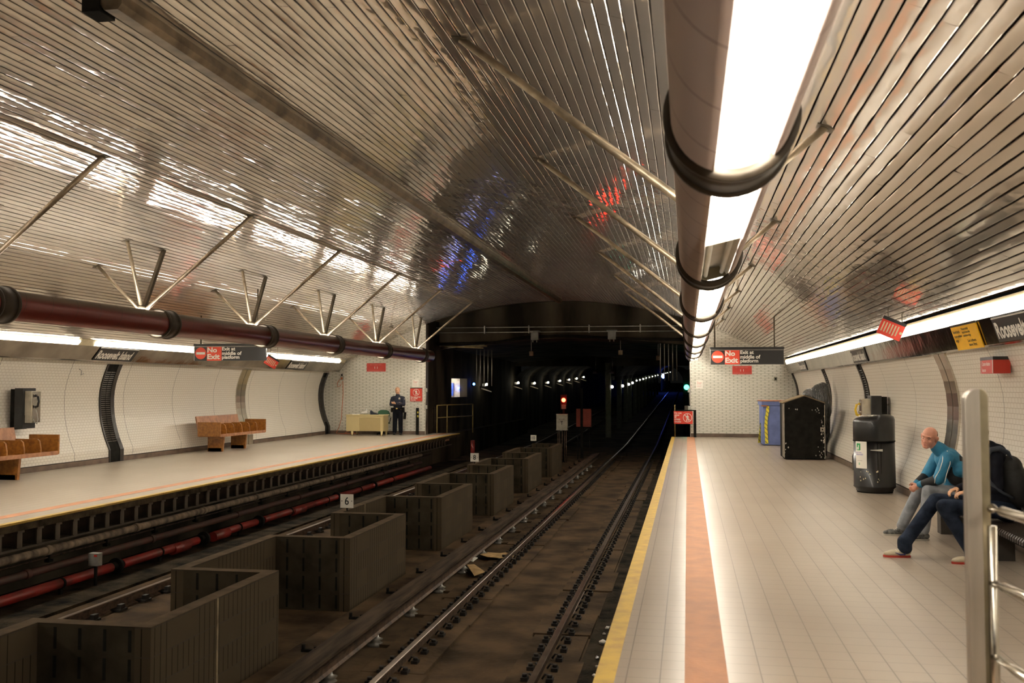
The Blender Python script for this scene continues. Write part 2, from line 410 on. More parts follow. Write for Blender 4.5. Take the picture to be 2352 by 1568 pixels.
# ridge duct
t = thing('ridge_duct', 'dark metal channel running along the crown of the slatted ceiling', 'duct', (-4.76, 0, 0))
mb = MB(); mb.sweep([(-0.10, 5.16), (-0.10, 5.08), (-0.06, 5.03), (0.06, 5.03), (0.10, 5.08), (0.10, 5.16)], 7.4, 36.9, closed=True, cap=True)
mb.build('channel_body', mat('duct_dull_metal', (0.20, 0.16, 0.11), 0.32, metal=0.8, var=0.3, scale=3), t)
mb = MB(); mb.box(-0.26, -0.10, 7.38, 7.62, 5.02, 5.14); mb.build('end_box', BLACKM, t)

# ------------------------------------------------------------------ platforms, floor, edges
mb = MB(); mb.box(XRE + 0.13, -0.033, YB, YE, -0.30, 0); struct('platform_edge_right', mb, floor_tile, 'tiled strip of the right platform beside the yellow edge')
mb = MB(); mb.box(0.239, XRW + 0.4, YB, YE, -0.30, 0); struct('floor', mb, floor_tile, 'beige square tiled floor of the right platform')
mb = MB(); mb.box(-0.033, 0.239, YB, YE, -0.30, 0.0015); struct('trim_1', mb, ORANGE, 'orange warning strip set in the right platform')
mb = MB(); mb.box(XRE, XRE + 0.13, YB, YE, -0.12, 0.002); struct('trim_2', mb, YELLOW, 'yellow painted edge of the right platform')
mb = MB(); mb.box(XRE + 0.06, XRE + 0.2, YB, YE, -1.2, -0.12); struct('wall_under_right_platform', mb, CONCD)
mb = MB(); mb.box(XLW - 0.4, -9.72, YB, YE + 1.4, -0.30, 0); struct('platform_left', mb, floor_tile_l, 'beige tiled floor of the left platform')
mb = MB(); mb.box(-9.72, -9.50, YB, YE + 1.4, -0.30, 0.0015); struct('trim_3', mb, ORANGE, 'orange warning strip set in the left platform')
mb = MB(); mb.box(-9.50, XLE - 0.10, YB, YE + 1.4, -0.03, 0); struct('platform_edge_left', mb, floor_tile_l)
mb = MB(); mb.box(XLE - 0.10, XLE, YB, YE + 1.4, -0.028, 0.002); struct('trim_4', mb, YELLOW, 'yellow edge of the left platform')
mb = MB(); mb.box(XLE - 0.16, XLE - 0.02, YB, YE + 1.4, -0.13, -0.028); struct('platform_beam_left', mb, mat('edge_beam_dark', (0.075, 0.058, 0.038), 0.8, var=0.3))
mb = MB(); mb.box(-9.85, -9.75, YB, YE + 1.4, -1.25, -0.3); struct('wall_under_left_platform', mb, CONCD)
mb = MB(); mb.box(XLE - 0.75, XRE + 0.2, YB, 50, -1.45, ZT); struct('track_bed', mb, CONC, 'dusty brown concrete bed between the platforms')
# side walls
PROF = [(0.0,0.0),(0.0,0.13),(0.0,0.30),(0.05,0.42),(0.12,0.58),(0.18,0.76),(0.235,0.96),(0.27,1.16),(0.29,1.36),(0.295,1.56),(0.28,1.76),(0.245,1.94),(0.19,2.12),(0.12,2.30),(0.05,2.47),(0.04,2.9)]
for side, x0, sg in (('right', XRW, 1), ('left', XLW, -1)):
    pr = [(x0 + sg*a, z) for a, z in PROF]
    mb = MB(); mb.sweep(pr[1:], YB, YE, uv=True, smooth=True, steps=1); struct('wall_' + side, mb, wall_tile, 'concave white tiled wall of the %s platform' % side, fix=False)
    mb = MB(); mb.box(min(x0 - sg*0.012, x0 + sg*0.1), max(x0 - sg*0.012, x0 + sg*0.1), YB, YE, 0.0, 0.115); struct('baseboard_' + side, mb, BASEB)
# fascia + light coves
def fascia(side, x_ceil, z_ceil, xl, zl, xf, zf, sg, gaps):
    t = thing('wall_light_strip', 'long bright fluorescent strip above the dark band of the %s wall' % side, 'light strip', ((x_ceil+xl)/2, 0, 0)); ox = (x_ceil+xl)/2
    mb = MB(); mb.sweep([(x_ceil-ox, z_ceil), (x_ceil+sg*0.14-ox, z_ceil+0.02), (xl+sg*0.12-ox, zl), (xl-ox, zl)], YB, YE - 0.3, closed=True, cap=True)
    mb.build('housing', CREAM, t)
    for a, b in gaps:
        mb = MB(); q = [(x_ceil-ox - sg*0.004, z_ceil-0.045), (x_ceil-ox + sg*0.0 + (xl-x_ceil)*0.55 - sg*0.028, (z_ceil+zl)/2 - 0.01), (xl-ox - sg*0.004, zl+0.008), (xl-ox+sg*0.05, zl+0.004), (x_ceil-ox+sg*0.05, z_ceil-0.045)]
        mb.sweep(q, a, b, closed=True, cap=True, smooth=False)
        mb.build('diffuser', emat('cove_glow', (1.0, 0.915, 0.75), COVE), t)
    mb = MB(); mb.sweep([(xl - sg*0.03, zl), (xf, zf), (xf + sg*0.03, zf - 0.02), (xf + sg*0.16, zf - 0.02), (xf+sg*0.16, zl - 0.01), (xl, zl - 0.005)], YB, YE - 0.25, closed=True, cap=True)
    f = mb.build('trim_5' if side == 'right' else 'trim_6', FASCIA); f['kind'] = 'structure'; f['label'] = 'dark polished metal band along the top of the %s wall' % side
def units(y0, y1, L, g):
    out = []
    y = y0
    while y < y1 - 0.3:
        out.append((y, min(y + L, y1))); y += L + g
    return out
fascia('right', XCR, zc(XCR), 3.54, 2.675, 3.61, 2.365, 1, units(YB, 36.6, 1.20, 0.02))
fascia('left', XCL, zc(XCL), -13.36, 2.785, -13.58, 2.475, -1, units(-4.0, 19.75, 4.70, 0.1) + units(20.35, 36.4, 4.75, 0.1))
# end walls
def end_wall(name, x0, x1, label):
    mb = MB(); uvl = mb.bm.loops.layers.uv.verify()
    xs = [x0 + (x1-x0)*i/14 for i in range(15)]
    for a, b in zip(xs, xs[1:]):
        f = mb.poly([(a, YE, 0), (b, YE, 0), (b, YE, zc(b) + 0.07), (a, YE, zc(a) + 0.07)])
        for lp in f.loops: lp[uvl].uv = (lp.vert.co.x, lp.vert.co.z)
    struct(name, mb, end_tile, label)
    mb = MB(); mb.box(x0, x1, YE + 0.002, YE + 0.35, -0.3, 3.0); mb.box(x0, x1, YE - 0.012, YE, 0, 0.12) if False else None
    struct('wall_end_backing', mb, DARK)
    mb = MB(); mb.box(x0, x1, YE - 0.012, YE, 0, 0.13); struct('baseboard_end', mb, BASEB)
end_wall('wall_end_right', 0.10, 4.0, 'pale brick-tiled end wall closing the right platform')
end_wall('wall_end_left', -14.4, -10.12, 'pale brick-tiled end wall closing the left platform')
for x, z, s in ((0.10, zc(0.1), -1), (-10.12, zc(-10.12), 1)):
    mb = MB(); mb.box(x-0.012, x+0.012, YE-0.02, YE+0.35, 0.0, z); struct('trim_7' if s < 0 else 'trim_8', mb, STEELB)
mb = MB(); mb.box(XLW-0.6, XRW+0.6, YB-0.2, YB, -1.4, 5.3); struct('wall_back', mb, CONCD)

# ------------------------------------------------------------------ light pipes with struts
def arc(cx, cz, r, a0, a1, n):   # angles from straight down, positive to +x
    return [(cx + r*sin(radians(a0 + (a1-a0)*i/n)), cz - r*cos(radians(a0 + (a1-a0)*i/n))) for i in range(n+1)]
def light_pipe(side, X, sg, joints, y0, y1):
    Z = 3.05; r = 0.245 if side == 'left' else 0.265; CO = 0.72 if side == 'left' else 0.92
    t = thing('light_pipe', 'long %s pipe carrying the lamps, braced by struts over the %s platform' % ('maroon' if side == 'left' else 'brown', side), 'pipe', (X, 0, Z))
    A0, A1 = (-20, 48) if side == 'left' else (-17, 43)           # lamp slot, measured from straight down towards the platform
    B0, B1 = (146, 212)          # up-light slot
    for nm, a0, a1 in (('pipe_shell', A1, B0), ('pipe_shell', B1, 360 + A0)):
        n = 16
        o_ = arc(0, 0, r, a0*sg, a1*sg, n); i_ = arc(0, 0, r - 0.012, a1*sg, a0*sg, n)
        mb = MB(); mb.sweep(o_ + i_, y0, y1, closed=True, smooth=True, cap=True); mb.build(nm, PIPEL if side == 'left' else PIPER, t)
    # trough behind the lamps
    p = arc(0, 0, r - 0.02, A0*sg, A1*sg, 1)
    c0, c1 = Vector(p[0]), Vector(p[1]); nrm = Vector((-sin(radians((A0+A1)/2*sg)), cos(radians((A0+A1)/2*sg))))
    q0 = c0 + nrm*0.10 + (c1-c0)*0.22; q1 = c1 + nrm*0.10 - (c1-c0)*0.22
    mb = MB(); mb.sweep([tuple(c0), tuple(q0), tuple(q1), tuple(c1)], y0, y1); mb.build('reflector', WHITE, t)
    # rings, tubes
    edges = [y0] + [j + CO for j in joints if j + CO < y1 - 0.3] + [y1]
    dead = (21.9 if side == 'right' else 1e9)
    for a, b in zip(edges, edges[1:]):
        if b - a < 1: continue
        L = (b - a - 0.25) / 2
        for h in range(2):
            ya = a + 0.12 + h*(L + 0.02); yb = ya + L
            off = side == 'right' and (abs(ya - 7.05) < 1.2)
            mb = MB()
            for f in (0.20, 0.80):
                c = c0 + (c1-c0)*f + nrm*0.035
                mb.tube((c.x, ya, c.y), (c.x, yb, c.y), 0.020, n=8)
            mb.build('fluorescent_tube', emat('tube_glow', WARM, TUBE) if not off else SWHITE, t)
            mb = MB()
            for q in (-0.075, 0.06): mb.tube((q*-sg, ya, 0.135), (q*-sg, yb, 0.135), 0.022, n=8)
            mb.build('uplight_tube', emat('uplight_glow', WARM, UPL), t)
    mids = [(a_ + b_)/2 for a_, b_ in zip(edges, edges[1:])]
    for yy in mids + edges[1:-1]:
        mb = MB(); P_ = [tuple(c0), tuple(c0 + (q0-c0)*1.0), tuple(q1), tuple(c1)]
        A_ = [mb.bm.verts.new((x_, yy - 0.008, z_)) for x_, z_ in P_]; B_ = [mb.bm.verts.new((x_, yy + 0.008, z_)) for x_, z_ in P_]
        mb.bm.faces.new(A_); mb.bm.faces.new(B_[::-1])
        for i_ in range(4): mb.bm.faces.new((A_[i_], A_[(i_+1)%4], B_[(i_+1)%4], B_[i_]))
        mb.build('end_plate', CREAM, t)
    for yy in edges[1:-1]:
        mb = MB(); n = 40
        for (ra, rb, ya, yb) in ((r, r + 0.018, yy - 0.19, yy + 0.19), (r, r + 0.034, yy - 0.20, yy - 0.155), (r, r + 0.034, yy + 0.155, yy + 0.20),):
            R = [[mb.bm.verts.new((rr*cos(2*pi*i/n), y, rr*sin(2*pi*i/n))) for i in range(n)] for rr, y in ((ra-.02, ya), (rb, ya), (rb, yb), (ra-.02, yb))]
            for k in range(4):
                for i in range(n):
                    f = mb.bm.faces.new((R[k][i], R[k][(i+1)%n], R[(k+1)%4][(i+1)%n], R[(k+1)%4][i])); f.smooth = True
        mb.build('collar', COLLAR, t)
    for j in joints:
        top = Vector((0, j, 0.16))
        for (dx, dy, dark, rr) in ((0.92, 0, 0, 0.032), (-0.05, -0.62, 0, 0.032), (-0.05, 0.62, 1, 0.032), (-2.12, 0, 0, 0.036)):
            xa = X + sg*dx; e = Vector((sg*dx, j + dy, zc(xa) - Z))
            mb = MB(); d = (e - top).normalized()
            s0 = top + d*0.10
            if dark: mb.box(-rr, rr, -rr, rr, 0, (e-s0).length, Matrix.Identity(3), (0,0,0)); [setattr(v, 'co', s0 + Vector(frame(d)[0])*v.co.x + Vector(frame(d)[1])*v.co.y + d*v.co.z) for v in mb.bm.verts]
            else: mb.tube(s0, e, rr, n=12)
            mb.build('strut', STRUTD if dark else STRUT, t)
            mb = MB(); sl = (zc(xa + 0.05) - zc(xa - 0.05)) / 0.1; R = Matrix.Rotation(-atan(sl), 3, 'Y')
            mb.box(e.x-0.07, e.x+0.07, e.y-0.07, e.y+0.07, e.z-0.012, e.z-0.002, R, e); mb.build('ceiling_plate', STRUTD, t)
        mb = MB(); mb.ell((0, j, 0.27), (0.08, 0.11, 0.045)); mb.build('strut_joint', STRUTD, t)
    return t
RJ = [3.63, 8.20, 12.77, 17.34, 21.91, 26.48, 31.05]
LJ = [2.68, 7.25, 11.82, 16.40, 20.97, 25.54, 30.11, 34.68]
light_pipe('right', 0.20, 1, RJ, -2.6, 36.9)
light_pipe('left', -9.80, -1, LJ, -2.6, 36.6)

# ------------------------------------------------------------------ wall pilasters
def prof_at(z):
    for (a, za), (b, zb) in zip(PROF, PROF[1:]):
        if za <= z <= zb and zb > za: return a + (b-a)*(z-za)/(zb-za)
    return 0.04
def pilaster(side, y0, y1, kind, label):
    x0, sg = (XRW, 1) if side == 'right' else (XLW, -1)
    t = thing('wall_pilaster', label, 'pilaster', (x0, (y0+y1)/2, 0)); yc = (y0+y1)/2; h = (y1-y0)/2
    zs = [0.0, 0.13, 0.30, 0.42, 0.58, 0.76, 0.96, 1.16, 1.36, 1.56, 1.76, 1.94, 2.12, 2.30, 2.42]
    P = [(sg*(prof_at(z) - 0.03), z) for z in zs]
    if kind == 'steel':
        mb = MB()
        a = P + [(sg*0.42, 2.42), (sg*0.42, 0)]
        mb.sweep(a, -h, h, closed=True, cap=True); mb.build('steel_cladding', STEEL, t)
        mb = MB(); mb.sweep([(x - sg*0.004, z) for x, z in P] + [(x + sg*0.01, z) for x, z in P[::-1]], -0.008, 0.008, closed=True, cap=True); mb.build('seam', STRUTD, t)
    else:
        mb = MB()
        for a_, b_ in ((-h, -h+0.05), (h-0.16, h)):
            mb.sweep(P + [(sg*0.42, 2.42), (sg*0.42, 0)], a_, b_, closed=True, cap=True)
        mb.build('frame', mat('louvre_frame', (0.045, 0.04, 0.035), 0.35, metal=0.4), t)
        mb = MB(); mb.sweep([(x + sg*0.016, z) for x, z in P], -h+0.05, h-0.16); mb.build('louvre_back', BLACKM, t)
        mb = MB(); z = 0.5
        while z < 2.25:
            x = sg*(prof_at(z) - 0.02)
            for a_, b_ in ((-h+0.055, -h+0.05+(2*h-0.21)/2-0.012), (-h+0.05+(2*h-0.21)/2+0.012, h-0.165)):
                mb.box(min(x, x+sg*0.05), max(x, x+sg*0.05), a_, b_, z, z+0.022)
            z += 0.052
        mb.build('louvre_blade', mat('louvre_blade', (0.20, 0.185, 0.16), 0.3, metal=0.8), t)
    return t
pilaster('left', 22.1, 22.72, 'louvre', 'dark louvred pilaster in the left tile wall below the first station name')
pilaster('left', 29.55, 30.2, 'steel', 'polished steel pilaster in the left tile wall behind the wooden bench')
pilaster('left', 36.75, 37.25, 'louvre', 'dark louvred pilaster in the left wall at the end corner')
pilaster('right', 15.45, 16.1, 'steel', 'polished steel pilaster in the right tile wall beside the man in blue')
pilaster('right', 22.7, 23.25, 'louvre', 'dark perforated pilaster in the right wall behind the litter bin')
pilaster('right', 28.6, 29.1, 'louvre', 'narrow dark pilaster in the right wall beyond the black cabinet')
pilaster('right', 36.8, 37.25, 'louvre', 'dark pilaster in the right wall at the end corner')

# ------------------------------------------------------------------ tracks
def rail_mesh(y0, y1, parent, x, z):
    mb = MB(); pr = [(x-0.07, z-0.15), (x+0.07, z-0.15), (x+0.07, z-0.14), (x+0.012, z-0.12), (x+0.012, z-0.045), (x+0.036, z-0.035), (x+0.036, z-0.006), (x-0.036, z-0.006), (x-0.036, z-0.035), (x-0.012, z-0.045), (x-0.012, z-0.12), (x-0.07, z-0.14)]
    mb.sweep(pr, y0, y1, closed=True, cap=True); mb.build('rail_body', RUST, parent)
    mb = MB(); mb.sweep([(x-0.034, z-0.006), (x-0.028, z), (x+0.028, z), (x+0.034, z-0.006)], y0, y1, closed=True, cap=True); mb.build('rail_head', RAILTOP, parent)
GR = 0.019
def far_pt(x, y, z):            # the tunnel climbs and bends gently beyond the station
    return (x, y, z + max(0, y - 50)*GR)
ZR = -1.02
for x, lab in ((-3.05, 'running rail nearest the block partition on the right-hand track'), (-1.53, 'running rail nearest the right platform'), (-7.70, 'bright-topped running rail on the left-hand track beyond the block partition'), (-6.22, 'running rail of the left-hand track close behind the block partition')):
    t = thing('rail', lab, 'rail', (x, 0, ZR))
    rail_mesh(YB, 50, t, 0, 0)
    mb = MB(); A = [(dx, dz) for dx, dz in ((-0.036, -0.12), (0.036, -0.12), (0.036, 0), (-0.036, 0))]
    for (ya, yb) in ((50, 150), (150, 260)):
        P = [[mb.bm.verts.new((dx, y, dz + (y-50)*GR)) for dx, dz in A] for y in (ya, yb)]
        for i in range(4): mb.bm.faces.new((P[0][i], P[0][(i+1)%4], P[1][(i+1)%4], P[1][i]))
    mb.build('rail_far_run', RAILTOP, t)
    if x > -3.1:
        proto = None; y = 5.0; k = 0
        while y < 40 and k < 96:
            if proto is None:
                mb = MB(); mb.box(-0.17, 0.17, -0.09, 0.09, -0.15, -0.125)
                for s in (-1, 1):
                    mb.box(s*0.13-0.035, s*0.13+0.035, -0.055, 0.055, -0.125, -0.075); mb.tube((s*0.13, 0, -0.075), (s*0.13, 0, -0.045), 0.026, n=8); mb.path([(s*0.13, 0.03, -0.06), (s*0.08, 0.03, -0.05), (s*0.045, 0.03, -0.10)], 0.012, n=6)
                proto = mb.build('rail_fastener', mat('fastener_iron', (0.022, 0.018, 0.015), 0.6, metal=0.4), t); o = proto
            else:
                o = proto.copy(); COL.objects.link(o); o.parent = t
            o.location = (0, y, 0); y += 0.385; k += 1
    else:
        proto = None; y = 8.0
        while y < 34:
            if proto is None:
                mb = MB(); mb.box(-0.24, 0.24, -0.14, 0.14, -0.20, -0.15); mb.box(-0.17, 0.17, -0.09, 0.09, -0.15, -0.12); mb.box(-0.16, -0.1, -0.05, 0.05, -0.12, -0.06); mb.box(0.1, 0.16, -0.05, 0.05, -0.12, -0.06)
                proto = mb.build('rail_fastener', mat('fastener_iron', (0.022, 0.018, 0.015), 0.6, metal=0.4), t); o = proto
            else:
                o = proto.copy(); COL.objects.link(o); o.parent = t
            o.location = (0, y, 0); y += 0.61
# plinths either side of the rails of the right track
mb = MB()
for x0, x1, h in ((-3.42, -2.72, 0.035), (-1.86, -1.16, 0.035)):
    y = YB
    while y < 45:
        L = random.choice([1.1, 1.5, 2.2]); mb.box(x0 + random.uniform(-0.03, 0.03), x1 + random.uniform(-0.05, 0.05), y, y+L-0.02, ZT-0.02, ZT + h + random.uniform(-0.01, 0.01)); y += L
struct('trim_9', mb, CONC, 'concrete blocks carrying the rails of the right-hand track')
mb = MB(); mb.box(-1.16, XRE + 0.06, YB, 45, ZT-0.02, ZT+0.03); struct('trim_10', mb, BALL, 'dirty gutter below the edge of the right platform')
mb = MB(); mb.box(-9.8, -8.3, YB, 39, ZT-0.02, ZT+0.04); struct('trim_11', mb, mat('left_invert_dirt', (0.030, 0.022, 0.013), 0.95, var=0.5, scale=2.5, bump=1.0, bscale=20))
# contact rail with cover, insulators and walkway plank
t = thing('contact_rail', 'dark contact rail under its protection board beside the block partition', 'rail', (-3.62, 0, ZT))
mb = MB(); mb.sweep([(-0.05, 0.14), (0.05, 0.14), (0.03, 0.17), (0.03, 0.22), (0.045, 0.25), (-0.045, 0.25), (-0.03, 0.22), (-0.03, 0.17)], YB, 40, closed=True, cap=True); mb.build('conductor', RUST, t)
mb = MB(); mb.sweep([(-0.17, 0.31), (0.09, 0.31), (0.09, 0.34), (-0.17, 0.34)], YB, 40, closed=True, cap=True); mb.sweep([(-0.19, 0.12), (-0.165, 0.12), (-0.165, 0.33), (-0.19, 0.33)], YB, 40, closed=True, cap=True); mb.build('cover_board', mat('board_weathered', (0.060, 0.043, 0.029), 0.8, var=0.3, scale=3, stretch=(4, 0.4, 4)), t)
proto = None; y = 6.6
while y < 38:
    if proto is None:
        mb = MB(); mb.lathe([(0.10, 0.0), (0.10, 0.03), (0.05, 0.05), (0.09, 0.08), (0.04, 0.10), (0.035, 0.14)], n=12); proto = mb.build('insulator', mat('insulator_porcelain', (0.17, 0.155, 0.13), 0.25), t); o = proto
        mb = MB(); mb.box(-0.05, 0.5, -0.07, 0.07, -0.02, 0.035); pb = mb.build('insulator_base', CONC, t); o2 = pb
        mb = MB(); mb.box(-0.52, -0.17, -0.02, 0.02, 0.16, 0.19); mb.tube((-0.5, 0, 0.19), (-0.5, 0, 0.24), 0.02); mb.tube((-0.36, 0, 0.19), (-0.36, 0, 0.22), 0.02); mb.tube((-0.22, 0, 0.19), (-0.22, 0, 0.26), 0.02); pc = mb.build('cover_bracket', BLACKM, t); o3 = pc
    else:
        o = proto.copy(); COL.objects.link(o); o.parent = t; o2 = pb.copy(); COL.objects.link(o2); o2.parent = t; o3 = pc.copy(); COL.objects.link(o3); o3.parent = t
    o.location = (0, y, 0); o2.location = (0, y, 0); o3.location = (0, y + 0.55, 0); y += 1.52
mb = MB(); mb.box(-4.33, -3.98, YB, 40, ZT, ZT + 0.13); struct('trim_12', mb, CONC, 'low concrete kerb between contact rail and block partition')
# ------------------------------------------------------------------ zigzag block partition
def block_material():
    m, t, b = nt('ribbed_block')
    tc = t.nodes.new('ShaderNodeTexCoord'); sp = t.nodes.new('ShaderNodeSeparateXYZ'); t.links.new(tc.outputs['UV'], sp.inputs[0])
    u = sp.outputs[0]; v = sp.outputs[1]
    row = M(t, 'FLOOR', M(t, 'DIVIDE', v, 0.245))
    fr = M(t, 'FRACT', M(t, 'DIVIDE', u, 0.098)); rib = M(t, 'GREATER_THAN', fr, 0.88)
    keep = M(t, 'GREATER_THAN', M(t, 'SINE', M(t, 'ADD', M(t, 'MULTIPLY', M(t, 'FLOOR', M(t, 'DIVIDE', u, 0.098)), 12.9), M(t, 'MULTIPLY', row, 3.1))), -0.75)
    rib = M(t, 'MULTIPLY', rib, keep)
    cr = M(t, 'GREATER_THAN', M(t, 'FRACT', M(t, 'DIVIDE', v, 0.245)), 0.955)
    n = t.nodes.new('ShaderNodeTexNoise'); n.inputs['Scale'].default_value = 2.0; n.inputs['Detail'].default_value = 6; t.links.new(tc.outputs['Object'], n.inputs['Vector'])
    c = mixc(t, n.outputs['Fac'], (0.080, 0.060, 0.037), (0.060, 0.045, 0.028))
    c = mixc(t, M(t, 'MULTIPLY', rib, 0.95), c, (0.014, 0.012, 0.008)); c = mixc(t, M(t, 'MULTIPLY', cr, 0.7), c, (0.06, 0.05, 0.04))
    t.links.new(c, b.inputs['Base Color']); b.inputs['Roughness'].default_value = 0.9; b.inputs['Specular IOR Level'].default_value = 0.08
    h = M(t, 'SUBTRACT', 1.0, M(t, 'MAXIMUM', rib, M(t, 'MULTIPLY', cr, 0.4)))
    bp = t.nodes.new('ShaderNodeBump'); bp.inputs['Strength'].default_value = 0.6; bp.inputs['Distance'].default_value = 0.02
    t.links.new(h, bp.inputs['Height']); t.links.new(bp.outputs[0], b.inputs['Normal'])
    return m
BLOCK = block_material()
BLOCKTOP = mat('block_top_dusty', (0.10, 0.072, 0.044), 0.9, var=0.15, scale=5)
XE, XW, TH = -4.50, -5.72, 0.15
def block_wall():
    g = thing('block_partition', 'long zigzag partition of ribbed concrete blocks between the two tracks', 'wall', (0, 0, 0)); g['kind'] = 'structure'
    mb = MB(); uvl = mb.bm.loops.layers.uv.verify(); top = MB(); sl = MB()
    z0, z1 = ZT, -0.19
    mbx = MB(); uvx = mbx.bm.loops.layers.uv.verify()
    def wallbox(x0, x1, y0, y1, cross=False):
        L = [((x0,y0),(x1,y0)), ((x1,y0),(x1,y1)), ((x1,y1),(x0,y1)), ((x0,y1),(x0,y0))]
        for (a, b) in L:
            q = mbx if cross else mb; uvq = uvx if cross else uvl; f = q.poly([(*a, z0), (*b, z0), (*b, z1), (*a, z1)]); d = abs(b[0]-a[0]) + abs(b[1]-a[1])
            for lp, (uu, vv) in zip(f.loops, ((0, z0), (d, z0), (d, z1), (0, z1))): lp[uvq].uv = (uu + 0.03, vv + 1.175)
        top.box(x0, x1, y0, y1, z1 - 0.004, z1 + 0.0015)
    k = 0; y = 7.75 - 2.5*3
    ys = [7.75 + 2.5*i for i in range(-3, 12)]
    for i, (a, b) in enumerate(zip(ys, ys[1:])):
        east = (i % 2 == 1)      # 7.75-10.25 is an east run (i=3)
        x = XE if east else XW
        if east: wallbox(x - TH, x, a, b + TH)
        else: wallbox(x - 0.0, x + TH, a, b + TH)
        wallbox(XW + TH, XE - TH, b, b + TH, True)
        for xx in (XE - TH, XE): pass
        # vertical slots in the face towards the station (cross walls)
        yf = b
        for q in range(4):
            xs = XW + TH + 0.17 + q*0.235
            for r in range(4):
                sl.box(xs - 0.014, xs + 0.014, yf - 0.003, yf + 0.02, ZT + 0.03 + r*0.245, ZT + 0.215 + r*0.245)
    mbx.build('cross_wall_blocks', mat('slotted_block_shaded', (0.046, 0.037, 0.024), 0.9, var=0.2, scale=3), g, fix=False)  # slotted blocks; the shade on the cross faces is put into their darker colour
    mb.build('block_courses', BLOCK, g, fix=False); top.build('dusty_coping', BLOCKTOP, g); sl.build('block_slots', BLACKM, g)
    mb = MB()
    mb.box(XE - 0.004, XE + 0.006, 8.93, 8.965, ZT, -0.19); mb.box(XW + TH - 0.004, XW + TH + 0.006, 16.5, 16.54, ZT, -0.19)
    mb.build('expansion_strip', mat('strip_buff', (0.21, 0.165, 0.105), 0.8, var=0.2), g)
block_wall()
# number plates on the partition
for n, px, pz, s, lab, w_ in (('6', -5.57, -0.145, 0.225, 'white plate with the numeral six, nearest the camera on the block partition', 0.07), ('8', -5.57, -0.12, 0.225, 'white plate with the numeral eight, midway along the block partition', 0.075), ('10', -5.57, -0.11, 0.21, 'small white plate with the numeral ten, at the far end of the block partition', 0.11)):
    y = {'6': 15.6, '8': 25.5, '10': 35.6}[n]
    t = thing('number_plate', lab, 'sign', (px, y, pz))
    mb = MB(); mb.box(-s/2, s/2, -0.004, 0.004, 0, s); mb.build('plate', SWHITE, t)
    mb = MB(); mb.tube((0, 0.01, -0.05), (0, 0.01, s*0.5), 0.012); mb.build('post', BLACKM, t)
    text(t, 'numeral', n, (-w_/2, -0.004, s*0.22), (1,0,0), (0,0,1), s*0.58, w_, SBLACK, bold=0.01)
    mb = MB()
    for dx in (-0.085, 0.085): mb.tube((dx, -0.007, s*0.5), (dx, -0.004, s*0.5), 0.008)
    mb.build('bolt', SBLACK, t)

# ------------------------------------------------------------------ under the left platform edge
t = thing('cable_bracket_row', 'row of dark ribbed brackets under the left platform edge', 'brackets', (-9.3, 0, -0.3))
proto = None; y = 9.0; k = 0
while y < 37 and k < 98:
    if proto is None:
        mb = MB(); mb.box(-0.30, 0.10, -0.014, 0.014, -0.10, 0.14); mb.box(-0.28, 0.13, -0.07, 0.07, 0.12, 0.15); mb.box(0.08, 0.11, -0.055, 0.055, -0.09, 0.12); proto = mb.build('bracket', mat('bracket_iron', (0.11, 0.085, 0.06), 0.7, var=0.4, scale=2), t); o = proto
    else: o = proto.copy(); COL.objects.link(o); o.parent = t
    o.location = (0, y, 0); y += 0.42; k += 1
mb = MB(); mb.box(0.04, 0.08, YB, 38, -0.13, -0.10); mb.build('bottom_angle', mat('bracket_angle', (0.09, 0.07, 0.05), 0.7), t)
for (x, z, r, m_, lab, nm) in ((-9.25, -0.535, 0.06, GREYPIPE, 'pale flaking lagged pipe just under the left platform edge', 'lagged_pipe'), (-9.25, -0.80, 0.058, REDPIPED, 'dusty dark red pipe between the lagged pipe and the bright red pipe', 'water_pipe'), (-8.92, -0.97, 0.072, REDPIPE, 'bright red pipe with couplings running beside the left track', 'fire_pipe')):
    t = thing(nm, lab, 'pipe', (x, 0, z))
    mb = MB(); y = YB; 
    if nm == 'fire_pipe':
        segs = [(YB, 11.2), (11.2, 12.9), (12.9, 14.15), (14.45, 16.9), (17.6, 19.4), (19.75, 22.6), (22.6, 27), (27, 33.5)]
        for a, b in segs: mb.tube((0, a, 0), (0, b, 0), r, n=16)
        mb.build('pipe_run', m_, t)
        for yy in (14.3, 17.15, 19.55, 24.2, 27.2):
            mb = MB(); mb.tube((0, yy-0.14, 0), (0, yy+0.14, 0), r*0.9, n=14); mb.tube((0, yy-0.03, 0), (0, yy+0.03, 0), r*1.75, n=18); mb.build('flange', BLACKM, t)
        for ya, yb in ((16.0, 16.55), (17.5, 18.1), (21.3, 22.0)):
            mb = MB(); mb.tube((0, ya, -0.025), (0, yb, -0.025), r*1.3, n=16); mb.build('sleeve', m_, t)
        for yy in (12.9, 15.6, 18.6, 21.2, 23.5, 26, 29):
            mb = MB(); mb.box(-0.02, 0.02, yy-0.025, yy+0.025, -0.20, 0); mb.tube((0, yy-0.02, 0), (0, yy+0.02, 0), r*1.18, n=16); mb.build('pipe_stand', BLACKM, t)
    else:
        mb.tube((0, YB, 0), (0, 33.5, 0), r, n=14); mb.build('pipe_run', m_, t)
        yy = 6
        while yy < 33:
            mb = MB(); mb.tube((0, yy-0.05, 0), (0, yy+0.05, 0), r*1.22, n=14); mb.build('coupling', m_, t); yy += 2.35 if nm == 'lagged_pipe' else 3.3
